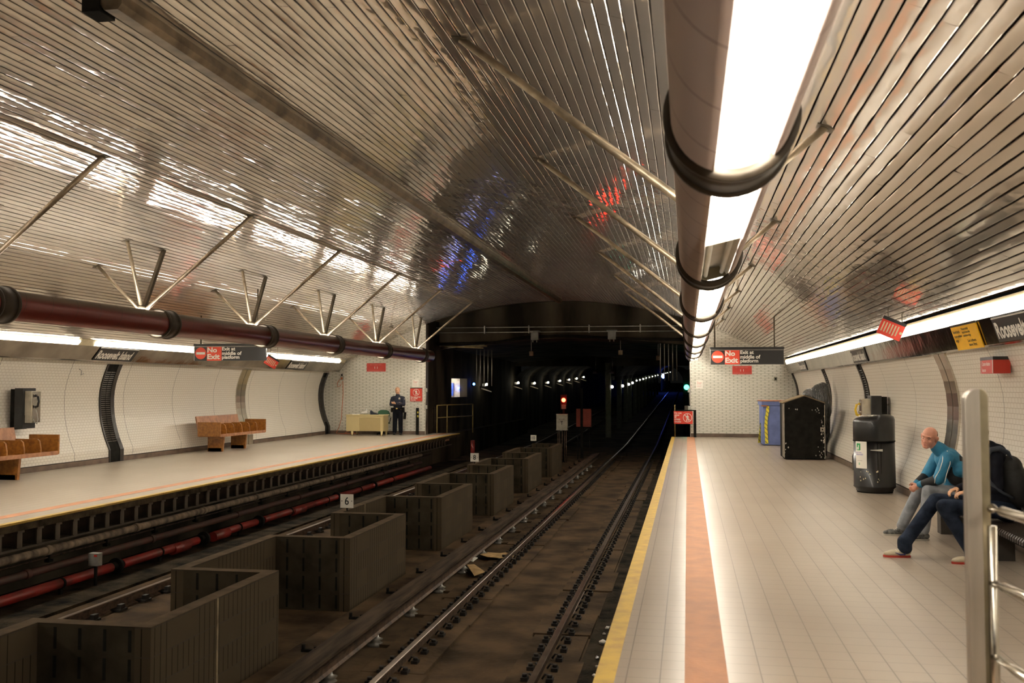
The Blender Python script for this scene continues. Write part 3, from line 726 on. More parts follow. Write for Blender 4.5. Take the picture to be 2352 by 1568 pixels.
# conduits on the wall under the left platform
t = thing('conduit_rack', 'thin dark conduits on small stands under the left platform', 'conduit', (-9.55, 0, -0.62))
for z in (0.0, -0.10):
    mb = MB(); mb.tube((0, YB, z), (0, 36, z), 0.014, n=6); mb.build('conduit', RUST, t)
y = 9
while y < 34:
    mb = MB(); mb.box(-0.03, 0.05, y-0.05, y+0.05, -0.17, -0.13); mb.box(-0.02, 0.02, y-0.02, y+0.02, -0.15, 0.04); mb.build('stand', BLACKM, t); y += 1.5
t = thing('emergency_box', 'small grey box with a red spot beside the red pipe', 'box', (-8.80, 13.55, -0.83), radians(-8))
mb = MB(); mb.box(-0.09, 0.09, -0.05, 0.05, 0, 0.19); mb.build('box_body', GALV, t, bevel=0.006)
mb = MB(); mb.box(0.02, 0.075, -0.053, -0.05, 0.14, 0.17); mb.build('red_spot', RED, t)
mb = MB(); mb.box(-0.02, 0.02, 0.0, 0.03, -0.34, 0.0); mb.build('bracket', BLACKM, t)
# red standpipe at the end of the left platform
t = thing('standpipe', 'short red standpipe below the far end of the left platform', 'pipe', (-8.6, 39.0, -1.15))
mb = MB(); mb.tube((0,0,0), (0,0,0.85), 0.09); mb.build('riser', REDPIPE, t)

# ------------------------------------------------------------------ rubbish on the track
CARD = mat('cardboard', (0.42, 0.29, 0.14), 0.8, var=0.15)
def crumple(name, label, pts, z, th, rz=0, m_=CARD, cat='litter', amp=0.03):
    mb = MB(); c = Vector((sum(p[0] for p in pts)/len(pts), sum(p[1] for p in pts)/len(pts), 0)); n = len(pts)
    ctr = mb.bm.verts.new((0, 0, amp)); R = [mb.bm.verts.new((p[0]-c.x, p[1]-c.y, random.uniform(0, amp))) for p in pts]
    fs = [mb.bm.faces.new((ctr, R[i], R[(i+1)%n])) for i in range(n)]
    r = bmesh.ops.extrude_face_region(mb.bm, geom=fs); bmesh.ops.translate(mb.bm, vec=(0,0,th), verts=[e for e in r['geom'] if isinstance(e, bmesh.types.BMVert)])
    o = mb.build(name, m_); o.location = (c.x, c.y, z); return tag(o, label, cat)
crumple('cardboard_scrap', 'torn flat cardboard scrap lying beside the contact rail', [(-3.62,17.0),(-3.55,17.35),(-3.3,17.3),(-3.12,17.5),(-3.02,17.05),(-3.2,16.8),(-3.45,16.85)], ZT+0.05, 0.008)
crumple('cardboard_strip', 'narrow cardboard strip leaning between contact rail and running rail', [(-3.60,15.9),(-3.52,16.1),(-3.18,15.35),(-3.3,15.1)], ZT+0.05, 0.01, amp=0.05)
crumple('paper_scrap', 'white paper scrap at the tip of the cardboard strip', [(-3.66,16.2),(-3.60,16.42),(-3.5,16.3),(-3.53,16.05)], ZT+0.10, 0.004, m_=SWHITE, amp=0.05)
for i in range(40):
    y = random.uniform(6.6, 12.5) if i > 3 else random.uniform(12, 20); x = random.uniform(-1.02, -0.72); k = random.random()
    s = random.uniform(0.02, 0.05); mb = MB(); mb.ell((0,0,0), (s, s*random.uniform(0.6,1.6), s*0.6), n=7, m=5)
    for v in mb.bm.verts: v.co += Vector((random.uniform(-1,1), random.uniform(-1,1), random.uniform(-1,1)))*s*0.35
    o = mb.build('litter_scrap', [mat('litter_white', (0.6,0.58,0.52), 0.3), mat('litter_foil', (0.55,0.55,0.55), 0.15, metal=0.9), mat('litter_grey', (0.28,0.25,0.2), 0.5)][i % 3]); o.location = (x, y, ZT+0.03+s*0.5)
    tag(o, 'pale crumpled scrap in the gutter below the right platform edge', 'litter', 'litter along the platform edge')
t = thing('bottle', 'green plastic bottle in the gutter below the right platform edge', 'bottle', (-0.82, 8.6, ZT+0.07)); mb = MB(); mb.tube((0,0,0), (0.02,0.14,0), 0.034); mb.tube((0.02,0.14,0), (0.028,0.19,0), 0.034, 0.012); mb.build('bottle_body', mat('green_plastic', (0.02, 0.25, 0.10), 0.15), t); mb = MB(); mb.tube((0.028,0.19,0), (0.031,0.215,0), 0.014); mb.build('cap', INKB, t)
t = thing('cup', 'white paper cup lying below the right platform edge', 'cup', (-0.80, 13.1, ZT+0.07)); mb = MB(); mb.tube((0,0,0), (0.05,0.10,0.01), 0.042, 0.030, n=16); mb.build('cup_body', SWHITE, t); mb = MB(); mb.tube((-0.003,-0.006,0), (0.001,0.002,0), 0.046, n=16); mb.build('rim', SWHITE, t)

# ------------------------------------------------------------------ signs
def hanging_sign(x0, x1, y, z0, z1, rods, lab):
    t = thing('hanging_sign', lab, 'sign', ((x0+x1)/2, y, z0)); W = x1-x0; H = z1-z0; ox = -W/2
    mb = MB(); mb.box(ox, -ox, -0.03, 0.03, 0, H); mb.build('panel', SBLACK, t)
    mb = MB(); mb.box(ox-0.015, -ox+0.015, -0.05, 0.05, H, H+0.05); mb.build('top_rail', BLACK, t)
    mb = MB(); mb.box(ox+0.01, -ox-0.01, -0.034, -0.03, H-0.025, H-0.015); mb.box(ox-0.012, ox-0.002, -0.034, 0.034, 0, H); mb.build('edge_line', STEELB, t)
    for rx in rods:
        mb = MB(); mb.tube((rx - (x0+x1)/2, 0, H+0.05), (rx - (x0+x1)/2, 0, zc(rx) - z0), 0.016); mb.build('hanger_rod', STRUTD, t)
    r = H*0.40; cx = ox + 0.02 + r; cz = H*0.5
    mb = MB(); mb.prism([(r*cos(2*pi*i/40), r*sin(2*pi*i/40)) for i in range(40)], (cx, -0.031, cz), (1,0,0), (0,0,1), 0.003); d = mb.build('red_disc', mat('sign_orange_red', (0.78, 0.075, 0.035), 0.4, var=0.02), t)
    mb = MB(); mb.box(cx-r*0.78, cx+r*0.78, -0.037, -0.034, cz-r*0.2, cz+r*0.2); mb.build('white_bar', SWHITE, t)
    rx0 = cx + r + 0.02; rw = W*0.205
    mb = MB(); mb.box(rx0, rx0+rw, -0.034, -0.03, 0.0, H-0.025); mb.build('red_block', mat('sign_orange_red', (0.78, 0.075, 0.035), 0.4), t)
    text(t, 'lettering', 'No', (rx0+0.012, -0.034, H*0.55), (1,0,0), (0,0,1), H*0.34, rw*0.66, SWHITE, bold=0.034)
    text(t, 'lettering', 'Exit', (rx0+0.012, -0.034, H*0.10), (1,0,0), (0,0,1), H*0.35, rw*0.86, SWHITE, bold=0.034)
    tx = rx0 + rw + 0.015
    text(t, 'lettering', 'Exit at', (tx, -0.034, H*0.675), (1,0,0), (0,0,1), H*0.24, W*0.185, SWHITE, bold=0.028)
    text(t, 'lettering', 'middle of', (tx, -0.034, H*0.37), (1,0,0), (0,0,1), H*0.25, W*0.275, SWHITE, bold=0.028)
    text(t, 'lettering', 'platform', (tx, -0.034, H*0.045), (1,0,0), (0,0,1), H*0.31, W*0.245, SWHITE, bold=0.028)
hanging_sign(0.56, 2.27, 24.2, 2.40, 2.765, (0.66, 2.06), 'black hanging no exit sign above the right platform')
hanging_sign(-11.95, -10.08, 22.4, 2.50, 2.865, (-11.80, -10.32), 'black hanging no exit sign above the left platform')

def fx(side, f):  # point on the fascia face: f = 0 bottom .. 1 top
    if side == 'right': return Vector((3.61 + (3.51-3.61)*f, 0, 2.365 + (2.675-2.365)*f))
    return Vector((-13.58 + (-13.33+13.58)*f, 0, 2.475 + (2.785-2.475)*f))
def name_sign(side, y0, y1, f0, f1, lab):
    a = fx(side, f0); b = fx(side, f1); n = 1 if side == 'left' else -1
    t = thing('name_sign', lab, 'sign', (a.x, (y0+y1)/2, a.z)); up = (b-a).normalized(); H = (b-a).length; W = abs(y1-y0)
    ux = Vector((0, 1, 0)) if side == 'left' else Vector((0, -1, 0))
    nrm = ux.cross(up)
    o = -ux*(W/2) - nrm*(-0.006)
    mb = MB(); mb.prism([(0,0),(W,0),(W,H),(0,H)], o, ux, up, 0.012); mb.build('board', SBLACK, t)
    mb = MB(); mb.prism([(0,H-0.02),(W,H-0.02),(W,H-0.008),(0,H-0.008)], o + nrm*0.0125, ux, up, 0.003); mb.build('top_line', SWHITE, t)
    text(t, 'lettering', 'Roosevelt Island', o + nrm*0.013 + ux*0.05 + up*H*0.13, ux, up, H*0.66, W*0.88, SWHITE, bold=0.032)
name_sign('left', 20.60, 22.20, 0.04, 0.98, 'station name sign on the left dark band, nearest the camera')
name_sign('left', 31.7, 33.3, 0.04, 0.98, 'station name sign on the left dark band, near the end wall')
name_sign('right', 10.4, 12.25, 0.04, 0.96, 'station name sign on the right dark band, at the right frame edge')
name_sign('right', 20.7, 22.4, 0.04, 0.96, 'middle station name sign on the right dark band, beyond the yellow notice')
name_sign('right', 30.9, 32.6, 0.04, 0.96, 'station name sign on the right dark band, closest to the end wall')
# yellow notice on the right fascia
a = fx('right', -0.05); b = fx('right', 0.93); up = (b-a).normalized(); ux = Vector((0,-1,0)); nrm = ux.cross(up)
t = thing('notice_board', 'yellow notice with black print on the right dark band', 'sign', (a.x, 13.45, a.z)); H = (b-a).length
mb = MB(); mb.prism([(-0.58,0),(0.58,0),(0.58,H),(-0.58,H)], nrm*0.01, ux, up, 0.012); mb.build('board', SYEL, t)
mb = MB(); mb.prism([(-0.60,H),(0.60,H),(0.60,H+0.03),(-0.60,H+0.03)], nrm*0.01, ux, up, 0.014); mb.build('top_rail', SBLACK, t)
for s_, x_, z_, w_, h_ in (('Do not run\nTake care at\nthe gap', -0.53, 0.10, 0.36, 0.17), ('Please stand\nback from the\nplatform edge', -0.10, 0.16, 0.34, 0.13), ('Let others\nleave first', 0.02, 0.04, 0.36, 0.09)):
    text(t, 'print_block', s_.replace('Do not run\nTake care at\nthe gap', 'Stand back\nfrom yellow\nedge'), nrm*0.0225 + ux*x_ + up*z_, ux, up, h_, w_, SBLACK, bold=0.012)
# customer assistance sign on the right wall
t = thing('assistance_sign', 'small red sign with white lettering on the right tile wall below the yellow notice', 'sign', (3.66, 13.02, 2.02))
mb = MB(); mb.box(-0.0, 0.20, -0.26, 0.26, 0, 0.20); mb.build('box', RED, t)
mb = MB(); mb.box(-0.002, 0.20, -0.262, 0.262, 0.165, 0.205); mb.build('black_band', SBLACK, t)
mb = MB(); mb.box(-0.004, 0.0, -0.262, -0.245, 0, 0.165); mb.box(-0.004, 0.0, 0.21, 0.215, 0, 0.165); mb.build('edge_trim', SWHITE, t)
text(t, 'lettering', 'Customer Assistance', (-0.002, 0.17, 0.095), (0,-1,0), (0,0,1), 0.05, 0.33, SWHITE, bold=0.02)
text(t, 'lettering', 'Intercom', (-0.002, 0.17, 0.02), (0,-1,0), (0,0,1), 0.045, 0.15, SWHITE, bold=0.02)
# red signs hanging at an angle below the ceiling
def flag_sign(c, ux, up, W, H, lab, s_):
    ux = Vector(ux).normalized(); up = Vector(up).normalized(); up = (up - ux*up.dot(ux)).normalized(); n = ux.cross(up)
    t = thing('flag_sign', lab, 'sign', c)
    mb = MB(); mb.prism([(-W/2,-H/2),(W/2,-H/2),(W/2,H/2),(-W/2,H/2)], n*-0.012, ux, up, 0.024); mb.build('panel', RED, t)
    mb = MB(); mb.prism([(-W/2,H/2),(W/2,H/2),(W/2,H/2+0.05),(-W/2,H/2+0.05)], n*-0.02, ux, up, 0.04); mb.build('top_rail', SBLACK, t)
    mb = MB()
    for q in range(6):
        x = -W*0.40 + q*W*0.125
        mb.prism([(x,-H*0.28 - (0.10*H if q == 4 else 0)),(x+W*0.055,-H*0.28),(x+W*0.055,H*0.36),(x,H*0.36)], n*0.0125, ux, up, 0.002)
    mb.build('lettering', mat('sign_cream', (0.55, 0.45, 0.28), 0.5), t)
    mb = MB(); mb.prism([(W*0.42+0.022*cos(2*pi*i/20), 0.022*sin(2*pi*i/20)) for i in range(20)], n*0.0125, ux, up, 0.002); mb.build('roundel', mat('sign_cream', (0.55, 0.45, 0.28), 0.5), t)
    mb = MB()
    for q in (-0.3, 0.3):
        p = up*(H/2+0.04) + ux*W*q; mb.tube(p, (p.x, p.y, zc(c[0] + p.x) - c[2]), 0.008, n=6)
    mb.build('hanger_rod', STRUTD, t)
flag_sign((3.10, 15.9, 2.735), (0.93, -0.12, -0.42), (0.36, 0.0, 0.93), 0.36, 0.24, 'small red flag sign hanging under the right ceiling above the light strip', 'x')
flag_sign((-12.75, 28.7, 2.62), (0.8, 0.2, -0.5), (0.5, 0.0, 0.86), 0.40, 0.26, 'small red flag sign hanging behind the left no exit sign', 'x')
# walking-man pictogram
def pictogram(t, c, ux, up, r, m_, off):
    ux = Vector(ux); up = Vector(up); n = ux.cross(up); c = Vector(c)
    mb = MB(); N = 40
    P = lambda a, q: c + (ux*cos(a) + up*sin(a))*q + n*off
    for i in range(N):
        a, b = 2*pi*i/N, 2*pi*(i+1)/N; mb.poly([P(a, r*0.89), P(b, r*0.89), P(b, r), P(a, r)])
    R = lambda pts: mb.poly([c + ux*(x*r) + up*(y*r) + n*off for x, y in pts])
    R([(-0.68,0.60),(-0.60,0.68),(0.68,-0.60),(0.60,-0.68)])
    R([(0.10*cos(2*pi*i/12)-0.02, 0.66+0.12*sin(2*pi*i/12)) for i in range(12)])
    R([(-0.16,0.48),(0.14,0.48),(0.18,-0.08),(-0.16,-0.08)]); R([(-0.14,-0.05),(0.03,-0.05),(-0.10,-0.72),(-0.26,-0.72)]); R([(0.0,-0.05),(0.18,-0.05),(0.30,-0.68),(0.14,-0.68)])
    R([(0.12,0.46),(0.24,0.36),(0.36,0.0),(0.27,-0.02)]); R([(-0.14,0.46),(-0.22,0.4),(-0.36,0.02),(-0.26,0.0)])
    mb.build('pictogram', m_, t, fix=False)
# left end: red no-entry sign, paper notice, red wall sign
t = thing('warning_sign', 'red do not enter sign with walking figure on the left end wall', 'sign', (-10.49, YE-0.02, 1.30))
mb = MB(); mb.box(-0.24, 0.24, -0.02, 0.018, 0, 0.50); mb.build('panel', RED, t)
mb = MB(); mb.box(-0.245, 0.245, -0.025, 0.018, 0.50, 0.53); mb.build('top_rail', SBLACK, t)
pictogram(t, (0, -0.022, 0.35), (1,0,0), (0,0,1), 0.135, SWHITE, 0.0)
for s_, z_, w_ in (('Do not enter', 0.145, 0.40), ('or cross', 0.085, 0.27), ('tracks', 0.025, 0.20)): text(t, 'lettering', s_, (-0.215, -0.02, z_), (1,0,0), (0,0,1), 0.055, w_, SWHITE, bold=0.02)
for x, lab in ((-10.53, 'white paper notice with red heading above the left do not enter sign'), (0.44, 'white paper notice with red heading on the right end wall')):
    t = thing('paper_notice', lab, 'notice', (x, YE-0.006, 1.80 if x > 0 else 1.85))
    mb = MB(); mb.box(-0.13, 0.13, -0.004, 0.004, 0, 0.31); mb.build('sheet', SWHITE, t)
    text(t, 'heading', 'NO\nTRESPASSING\nALLOWED', (-0.09, -0.004, 0.16), (1,0,0), (0,0,1), 0.11, 0.18, INKR, bold=0.01)
    text(t, 'small_print', 'authorised staff only\nbeyond this point', (-0.09, -0.004, 0.06), (1,0,0), (0,0,1), 0.05, 0.17, INKR)
for x, z, lab in ((-12.14, 2.47, 'red rectangular wall sign with two small white bars on the left end wall'), (2.0, 2.33, 'red rectangular wall sign with two small white bars on the right end wall')):
    t = thing('wall_sign', lab, 'sign', (x, YE-0.012, z)); W = 0.39 if x < 0 else 0.35; H = 0.33 if x < 0 else 0.31
    mb = MB(); mb.box(-W, W, -0.012, 0.01, 0, H); mb.build('panel', mat('sign_red_matt', (0.60, 0.05, 0.035), 0.5, var=0.05), t)
    mb = MB()
    for dx in (-0.055, 0.05): mb.box(dx-0.008, dx+0.008, -0.016, -0.012, H*0.33, H*0.60)
    mb.build('white_bars', SWHITE, t)
    text(t, 'heading', 'PLATFORM END', (-0.24, -0.0125, H*0.76), (1,0,0), (0,0,1), 0.035, 0.46, mat('faded_print', (0.70, 0.25, 0.2), 0.5))
    text(t, 'footline', 'NO PASSENGERS BEYOND THIS POINT', (-0.32, -0.0125, H*0.08), (1,0,0), (0,0,1), 0.035, 0.64, mat('faded_print', (0.70, 0.25, 0.2), 0.5))
# right end gate with its sign
t = thing('end_gate', 'low dark gate carrying a red sign at the far end of the right platform', 'gate', (-0.15, YE-0.25, 0))
mb = MB(); mb.tube((-0.32, 0, 0), (-0.32, 0, 1.2), 0.022); mb.build('post', mat('gate_post_ochre', (0.22, 0.15, 0.05), 0.6), t)
mb = MB(); mb.box(0.36, 0.46, -0.03, 0.03, 0, 0.98); mb.build('post', BLACKM, t)
mb = MB(); mb.box(-0.33, 0.46, -0.02, 0.02, 0.97, 1.01); mb.build('top_rail', BLACKM, t)
mb = MB(); mb.box(-0.36, 0.33, -0.03, -0.015, 0.49, 0.96); s_ = mb.build('sign_panel', RED, t)
pictogram(t, (0.14, -0.033, 0.72), (1,0,0), (0,0,1), 0.165, SWHITE, 0.0)
for s_, z_, w_ in (('Do not', 0.865, 0.26), ('enter', 0.785, 0.19), ('or', 0.71, 0.08), ('cross', 0.625, 0.21), ('tracks', 0.545, 0.24)): text(t, 'lettering', s_, (-0.335, -0.031, z_), (1,0,0), (0,0,1), 0.06, w_, SWHITE, bold=0.018)
# small fittings on the end walls
for x, sg in ((-10.09, 1), (0.07, -1)):
    for z in (1.66, 1.0):
        t = thing('junction_box', '%s grey junction box on the edge of the %s end wall' % ('upper' if z > 1.3 else 'lower', 'left' if sg > 0 else 'right'), 'box', (x, YE-0.03, z)); mb = MB(); mb.box(-0.06, 0.06, -0.04, 0.04, 0, 0.15); mb.build('box_body', GALV, t, bevel=0.006); mb = MB(); mb.tube((0, 0, -0.48), (0, 0, 0.0), 0.011); mb.build('conduit', GALV, t)
t = thing('wall_switch', 'small dark switch plate on the right end wall', 'switch', (3.2, YE-0.01, 2.08)); mb = MB(); mb.box(-0.06, 0.06, -0.02, 0.01, 0, 0.16); mb.build('plate', mat('switch_grey', (0.3, 0.29, 0.22), 0.5), t); mb = MB(); mb.box(-0.03, 0.03, -0.03, -0.02, 0.04, 0.12); mb.build('rocker', BLACKM, t)
t = thing('striped_post', 'black post with yellow bands at the corner of the left end wall', 'post', (-10.42, YE-0.10, 0)); mb = MB(); mb.box(-0.05, 0.05, -0.04, 0.04, 0, 1.04); mb.build('post_body', BLACKM, t)
mb = MB(); mb.box(0.0, 0.052, -0.043, 0.0, 0.83, 0.90); mb.box(0.0, 0.052, -0.043, 0.0, 0.68, 0.76); mb.build('yellow_band', mat('safety_yellow', (0.65, 0.55, 0.06), 0.5), t)
CORD = mat('cord_orange', (0.60, 0.16, 0.06), 0.5, var=0.05)
t = thing('wall_socket', 'wall socket with a plugged orange cord on the left end wall', 'socket', (-13.55, YE-0.02, 2.14)); mb = MB(); mb.box(-0.06, 0.06, -0.03, 0.02, 0, 0.16); mb.build('plate', GALV, t); mb = MB(); mb.box(-0.035, 0.035, -0.06, -0.03, 0.03, 0.10); mb.build('plug', CORD, t); mb = MB(); mb.tube((-0.01, 0, 0.16), (-0.01, 0, 0.24), 0.035, 0.02); mb.build('cap', BLACKM, t)
mb = MB(); mb.path([(0.03,-0.04,2.18),(-0.10,-0.05,2.14),(-0.19,-0.05,2.0),(-0.17,-0.05,1.86),(-0.06,-0.05,1.9),(0.05,-0.05,2.1),(0.06,-0.04,1.6),(0.03,-0.05,1.1),(0,-0.05,0.6),(-0.10,-0.06,0.25),(-0.20,-0.08,0.03),(-0.05,-0.1,0.016),(0.3,-0.25,0.016),(0.55,-0.15,0.016),(0.75,-0.30,0.016),(0.35,-0.35,0.03),(0.2,-0.2,0.05),(0.35,-0.12,0.12),(0.5,-0.14,0.13),(0.6,-0.25,0.04),(0.8,-0.2,0.016)], 0.012, n=6)
o = mb.build('extension_cord', CORD); o.location = (-13.55, YE-0.02, 0); tag(o, 'orange extension cord hanging down the left end wall and coiled on the floor', 'cord')

# ------------------------------------------------------------------ left platform furniture: wooden benches
def wooden_bench(lab, y, mirrored=False):
    t = thing('wooden_bench', lab, 'bench', (-13.35, y, 0), 0, 'wooden benches of the left platform'); L = 3.06
    for yy in (0, L-0.05):
        mb = MB(); mb.box(-0.33, 0.36, yy, yy+0.05, 0.45, 0.86); mb.build('end_board', WOOD, t, bevel=0.008)
    mb = MB(); mb.box(-0.31, 0.33, 0.05, L-0.05, 0.44, 0.50); mb.build('seat', WOOD, t, bevel=0.006)
    mb = MB(); mb.box(0.33, 0.36, 0.05, L-0.05, 0.44, 0.52); mb.build('seat_nosing', WOODT, t)
    for k in range(5):
        yy = 0.50 + k*0.51; mb = MB()
        mb.prism([(-0.28,0.50),(0.30,0.50),(0.30,0.60),(0.27,0.75),(0.22,0.79),(-0.28,0.79)], (0, yy+0.02, 0), (1,0,0), (0,0,1), 0.04); mb.build('armrest', WOOD, t)
    R = Matrix.Rotation(radians(-12), 3, 'Y')
    mb = MB(); mb.box(-0.33, -0.29, 0.04, L-0.42, 0.50, 1.03, R, (-0.30, 0, 0.5)); mb.build('backrest', WOODT, t, bevel=0.006)
    for yy in (0.55, L-1.05):
        mb = MB(); mb.prism([(-0.30,0.0),(0.16,0.0),(0.20,0.44),(-0.30,0.44)], (0, yy+0.07, 0), (1,0,0), (0,0,1), 0.07); mb.build('leg', WOOD, t)
        mb = MB(); mb.box(-0.28, 0.12, yy+0.0, yy+0.071, 0.0, 0.10); mb.build('foot_plate', BLACKM, t)
    return t
wooden_bench('wooden slab bench in front of the polished steel pilaster on the left platform', 25.85)
wooden_bench('wooden slab bench below the wall telephone, cut by the left frame edge', 15.60)

# payphones
def payphone(side, y, x, z, lab, handset):
    t = thing('payphone', lab, 'telephone', (x, y, z)); s = 1 if side == 'left' else -1     # s: direction towards the platform
    mb = MB(); mb.box(min(0, s*0.10), max(0, s*0.10), -0.20, 0.20, 0.0, 0.86); mb.build('back_plate', BLACKM, t)
    mb = MB(); a, b = s*0.10, s*0.30; mb.box(min(a,b), max(a,b), -0.21, 0.21, 0.02, 0.88); mb.build('black_housing', BLACK, t, bevel=0.01)
    mb = MB(); a, b = s*0.30, s*0.46; mb.box(min(a,b), max(a,b), -0.15, 0.15, 0.30, 0.82); a, b = s*0.30, s*0.44; mb.box(min(a,b), max(a,b), -0.14, 0.14, 0.14, 0.30); mb.build('phone_body', mat('phone_beige', (0.52, 0.48, 0.38), 0.35), t, bevel=0.008)
    mb = MB(); a, b = s*0.46, s*0.475; mb.box(min(a,b), max(a,b), -0.13, 0.13, 0.15, 0.80); mb.build('chrome_face', STEEL, t)
    mb = MB(); mb.path([(s*0.50, -0.08, 0.72), (s*0.56, -0.08, 0.70), (s*0.585, -0.08, 0.60), (s*0.56, -0.08, 0.50), (s*0.50, -0.08, 0.48)], [0.034, 0.026, 0.021, 0.026, 0.034], n=10); mb.build('handset', handset, t)
    mb = MB(); mb.path([(s*0.50, -0.08, 0.48), (s*0.56, -0.10, 0.36), (s*0.60, -0.12, 0.22), (s*0.58, -0.12, 0.12), (s*0.50, -0.10, 0.16), (s*0.45, -0.08, 0.26)], 0.009, n=6); mb.build('armoured_cord', GALV, t)
    mb = MB(); mb.tube((s*0.475, 0.04, 0.74), (s*0.49, 0.04, 0.74), 0.02); mb.tube((s*0.475, 0.06, 0.55), (s*0.50, 0.06, 0.55), 0.03); mb.build('coin_slot', STEEL, t)
    mb = MB(); mb.tube((-s*0.10, -0.02, 0.70), (0.0, -0.02, 0.70), 0.018); mb.tube((-s*0.26, 0, 0.70), (-s*0.0, 0, 0.70), 0.012); mb.build('wall_bracket', STEEL, t)
payphone('left', 18.9, -14.20, 0.95, 'beige and black wall telephone with black handset on the left tile wall', BLACK)
payphone('right', 20.7, 3.90, 0.80, 'beige and black wall telephone with yellow handset behind the litter bin', mat('handset_yellow', (0.80, 0.55, 0.04), 0.35))
t = thing('hook', 'small metal hook high on the left tile wall', 'hook', (-14.18, 21.05, 2.18)); mb = MB(); mb.path([(0,0,0.1),(0.06,0,0.06),(0.03,0.03,-0.04),(0.08,0.06,0.0)], 0.014, n=6); mb.build('hook_wire', GALV, t)

# ------------------------------------------------------------------ desk group
DESK = mat('desk_enamel', (0.62, 0.51, 0.26), 0.4, var=0.01)
t = thing('office_desk', 'cream metal office desk standing by the left end wall', 'desk', (-12.17, 36.35, 0))
mb = MB(); mb.box(-0.77, 0.77, -0.34, 0.34, 0.76, 0.80); mb.build('desk_top', DESK, t, bevel=0.008)
mb = MB(); mb.box(-0.75, -0.22, -0.32, 0.32, 0.17, 0.76); mb.build('pedestal', DESK, t, bevel=0.006)
mb = MB(); mb.box(-0.22, 0.62, -0.30, -0.27, 0.17, 0.70); mb.build('modesty_panel', mat('desk_enamel_panel', (0.46, 0.36, 0.17), 0.45, var=0.01), t)
mb = MB(); mb.box(-0.22, 0.62, -0.32, -0.24, 0.68, 0.76); mb.build('apron', DESK, t)
mb = MB(); mb.box(0.70, 0.74, -0.30, 0.30, 0.17, 0.76); mb.build('side_panel', mat('desk_enamel_panel', (0.46, 0.36, 0.17), 0.45, var=0.01), t)
for x, y in ((-0.52, -0.28), (0.66, -0.29), (0.66, 0.28), (-0.52, 0.28)):
    mb = MB()
    if x > 0: mb.box(x-0.045, x+0.045, y-0.03, y+0.03, 0.17, 0.76)
    mb.tube((x, y, 0.17), (x, y, 0), 0.05, 0.028, n=8); mb.build('leg', DESK, t)
t = thing('office_chair', 'chair with a green padded back behind the cream desk', 'chair', (-11.72, 36.95, 0))
mb = MB(); mb.prism([(-0.26,0),(0.24,0),(0.25,0.10),(0.20,0.20),(0.10,0.24),(-0.12,0.24),(-0.21,0.19)], (0, 0.05, 0.72), (1,0,0), (0,0,1), 0.07); mb.build('backrest', mat('chair_green', (0.035, 0.12, 0.06), 0.6), t, bevel=0.01)
mb = MB(); mb.box(-0.24, 0.24, -0.18, 0.08, 0.42, 0.48); mb.build('seat', mat('chair_green', (0.035, 0.12, 0.06), 0.6), t, bevel=0.01)
mb = MB(); mb.tube((0, -0.05, 0.08), (0, -0.05, 0.42), 0.03); mb.box(-0.02, 0.02, 0.02, 0.05, 0.44, 0.75); mb.build('column', BLACKM, t)
for k in range(4):
    a = pi/4 + k*pi/2; mb = MB(); mb.tube((0, -0.05, 0.09), (0.27*cos(a), -0.05+0.17*sin(a), 0.06), 0.02); mb.ell((0.27*cos(a), -0.05+0.17*sin(a), 0.035), (0.035, 0.02, 0.035)); mb.build('castor_leg', BLACKM, t)
mb = MB(); mb.path([(0.25,-0.12,0.46),(0.30,-0.12,0.52),(0.31,-0.02,0.66),(0.26,0.06,0.62)], 0.015, n=6); mb.build('armrest', BLACKM, t)
t = thing('water_bottle', 'clear water bottle with green label on the cream desk', 'bottle', (-12.24, 36.42, 0.80)); mb = MB(); mb.lathe([(0.032,0),(0.035,0.01),(0.035,0.14),(0.03,0.17),(0.013,0.20),(0.013,0.215)]); mb.build('bottle_body', mat('clear_plastic', (0.62, 0.66, 0.62), 0.15), t); mb = MB(); mb.lathe([(0.0355,0.07),(0.0355,0.11)]); mb.build('label_band', mat('label_green', (0.15, 0.4, 0.25), 0.4), t); mb = MB(); mb.lathe([(0.015,0.215),(0.015,0.23)]); mb.build('cap', SWHITE, t)
t = thing('plastic_bag', 'crumpled white plastic bag on the cream desk', 'bag', (-12.24, 36.20, 0.80)); mb = MB(); mb.ell((0,0,0.055), (0.14,0.09,0.055)); mb.ell((0.06,0,0.08), (0.07,0.06,0.07)); [setattr(v, 'co', v.co + Vector((random.uniform(-.015,.015), random.uniform(-.015,.015), random.uniform(0,.012)))) for v in mb.bm.verts]; mb.build('bag_body', mat('bag_white', (0.72, 0.70, 0.64), 0.35), t)
t = thing('uniform_cap', 'dark folded cap lying on the cream desk', 'hat', (-11.90, 36.28, 0.80)); mb = MB(); mb.prism([(-0.12,0.0),(0.20,0.0),(0.18,0.035),(0.0,0.08),(-0.11,0.17),(-0.13,0.10)], (0,0.05,0), (1,0,0), (0,0,1), 0.12); mb.build('cap_body', mat('cap_navy', (0.015, 0.018, 0.035), 0.6), t, bevel=0.01)
t = thing('desk_papers', 'low stack of pale papers on the left half of the cream desk', 'papers', (-12.58, 36.2, 0.80)); mb = MB(); mb.box(-0.14, 0.12, -0.10, 0.10, 0, 0.025, Matrix.Rotation(0.2, 3, 'Z'), (0,0,0)); mb.build('sheets', SWHITE, t)

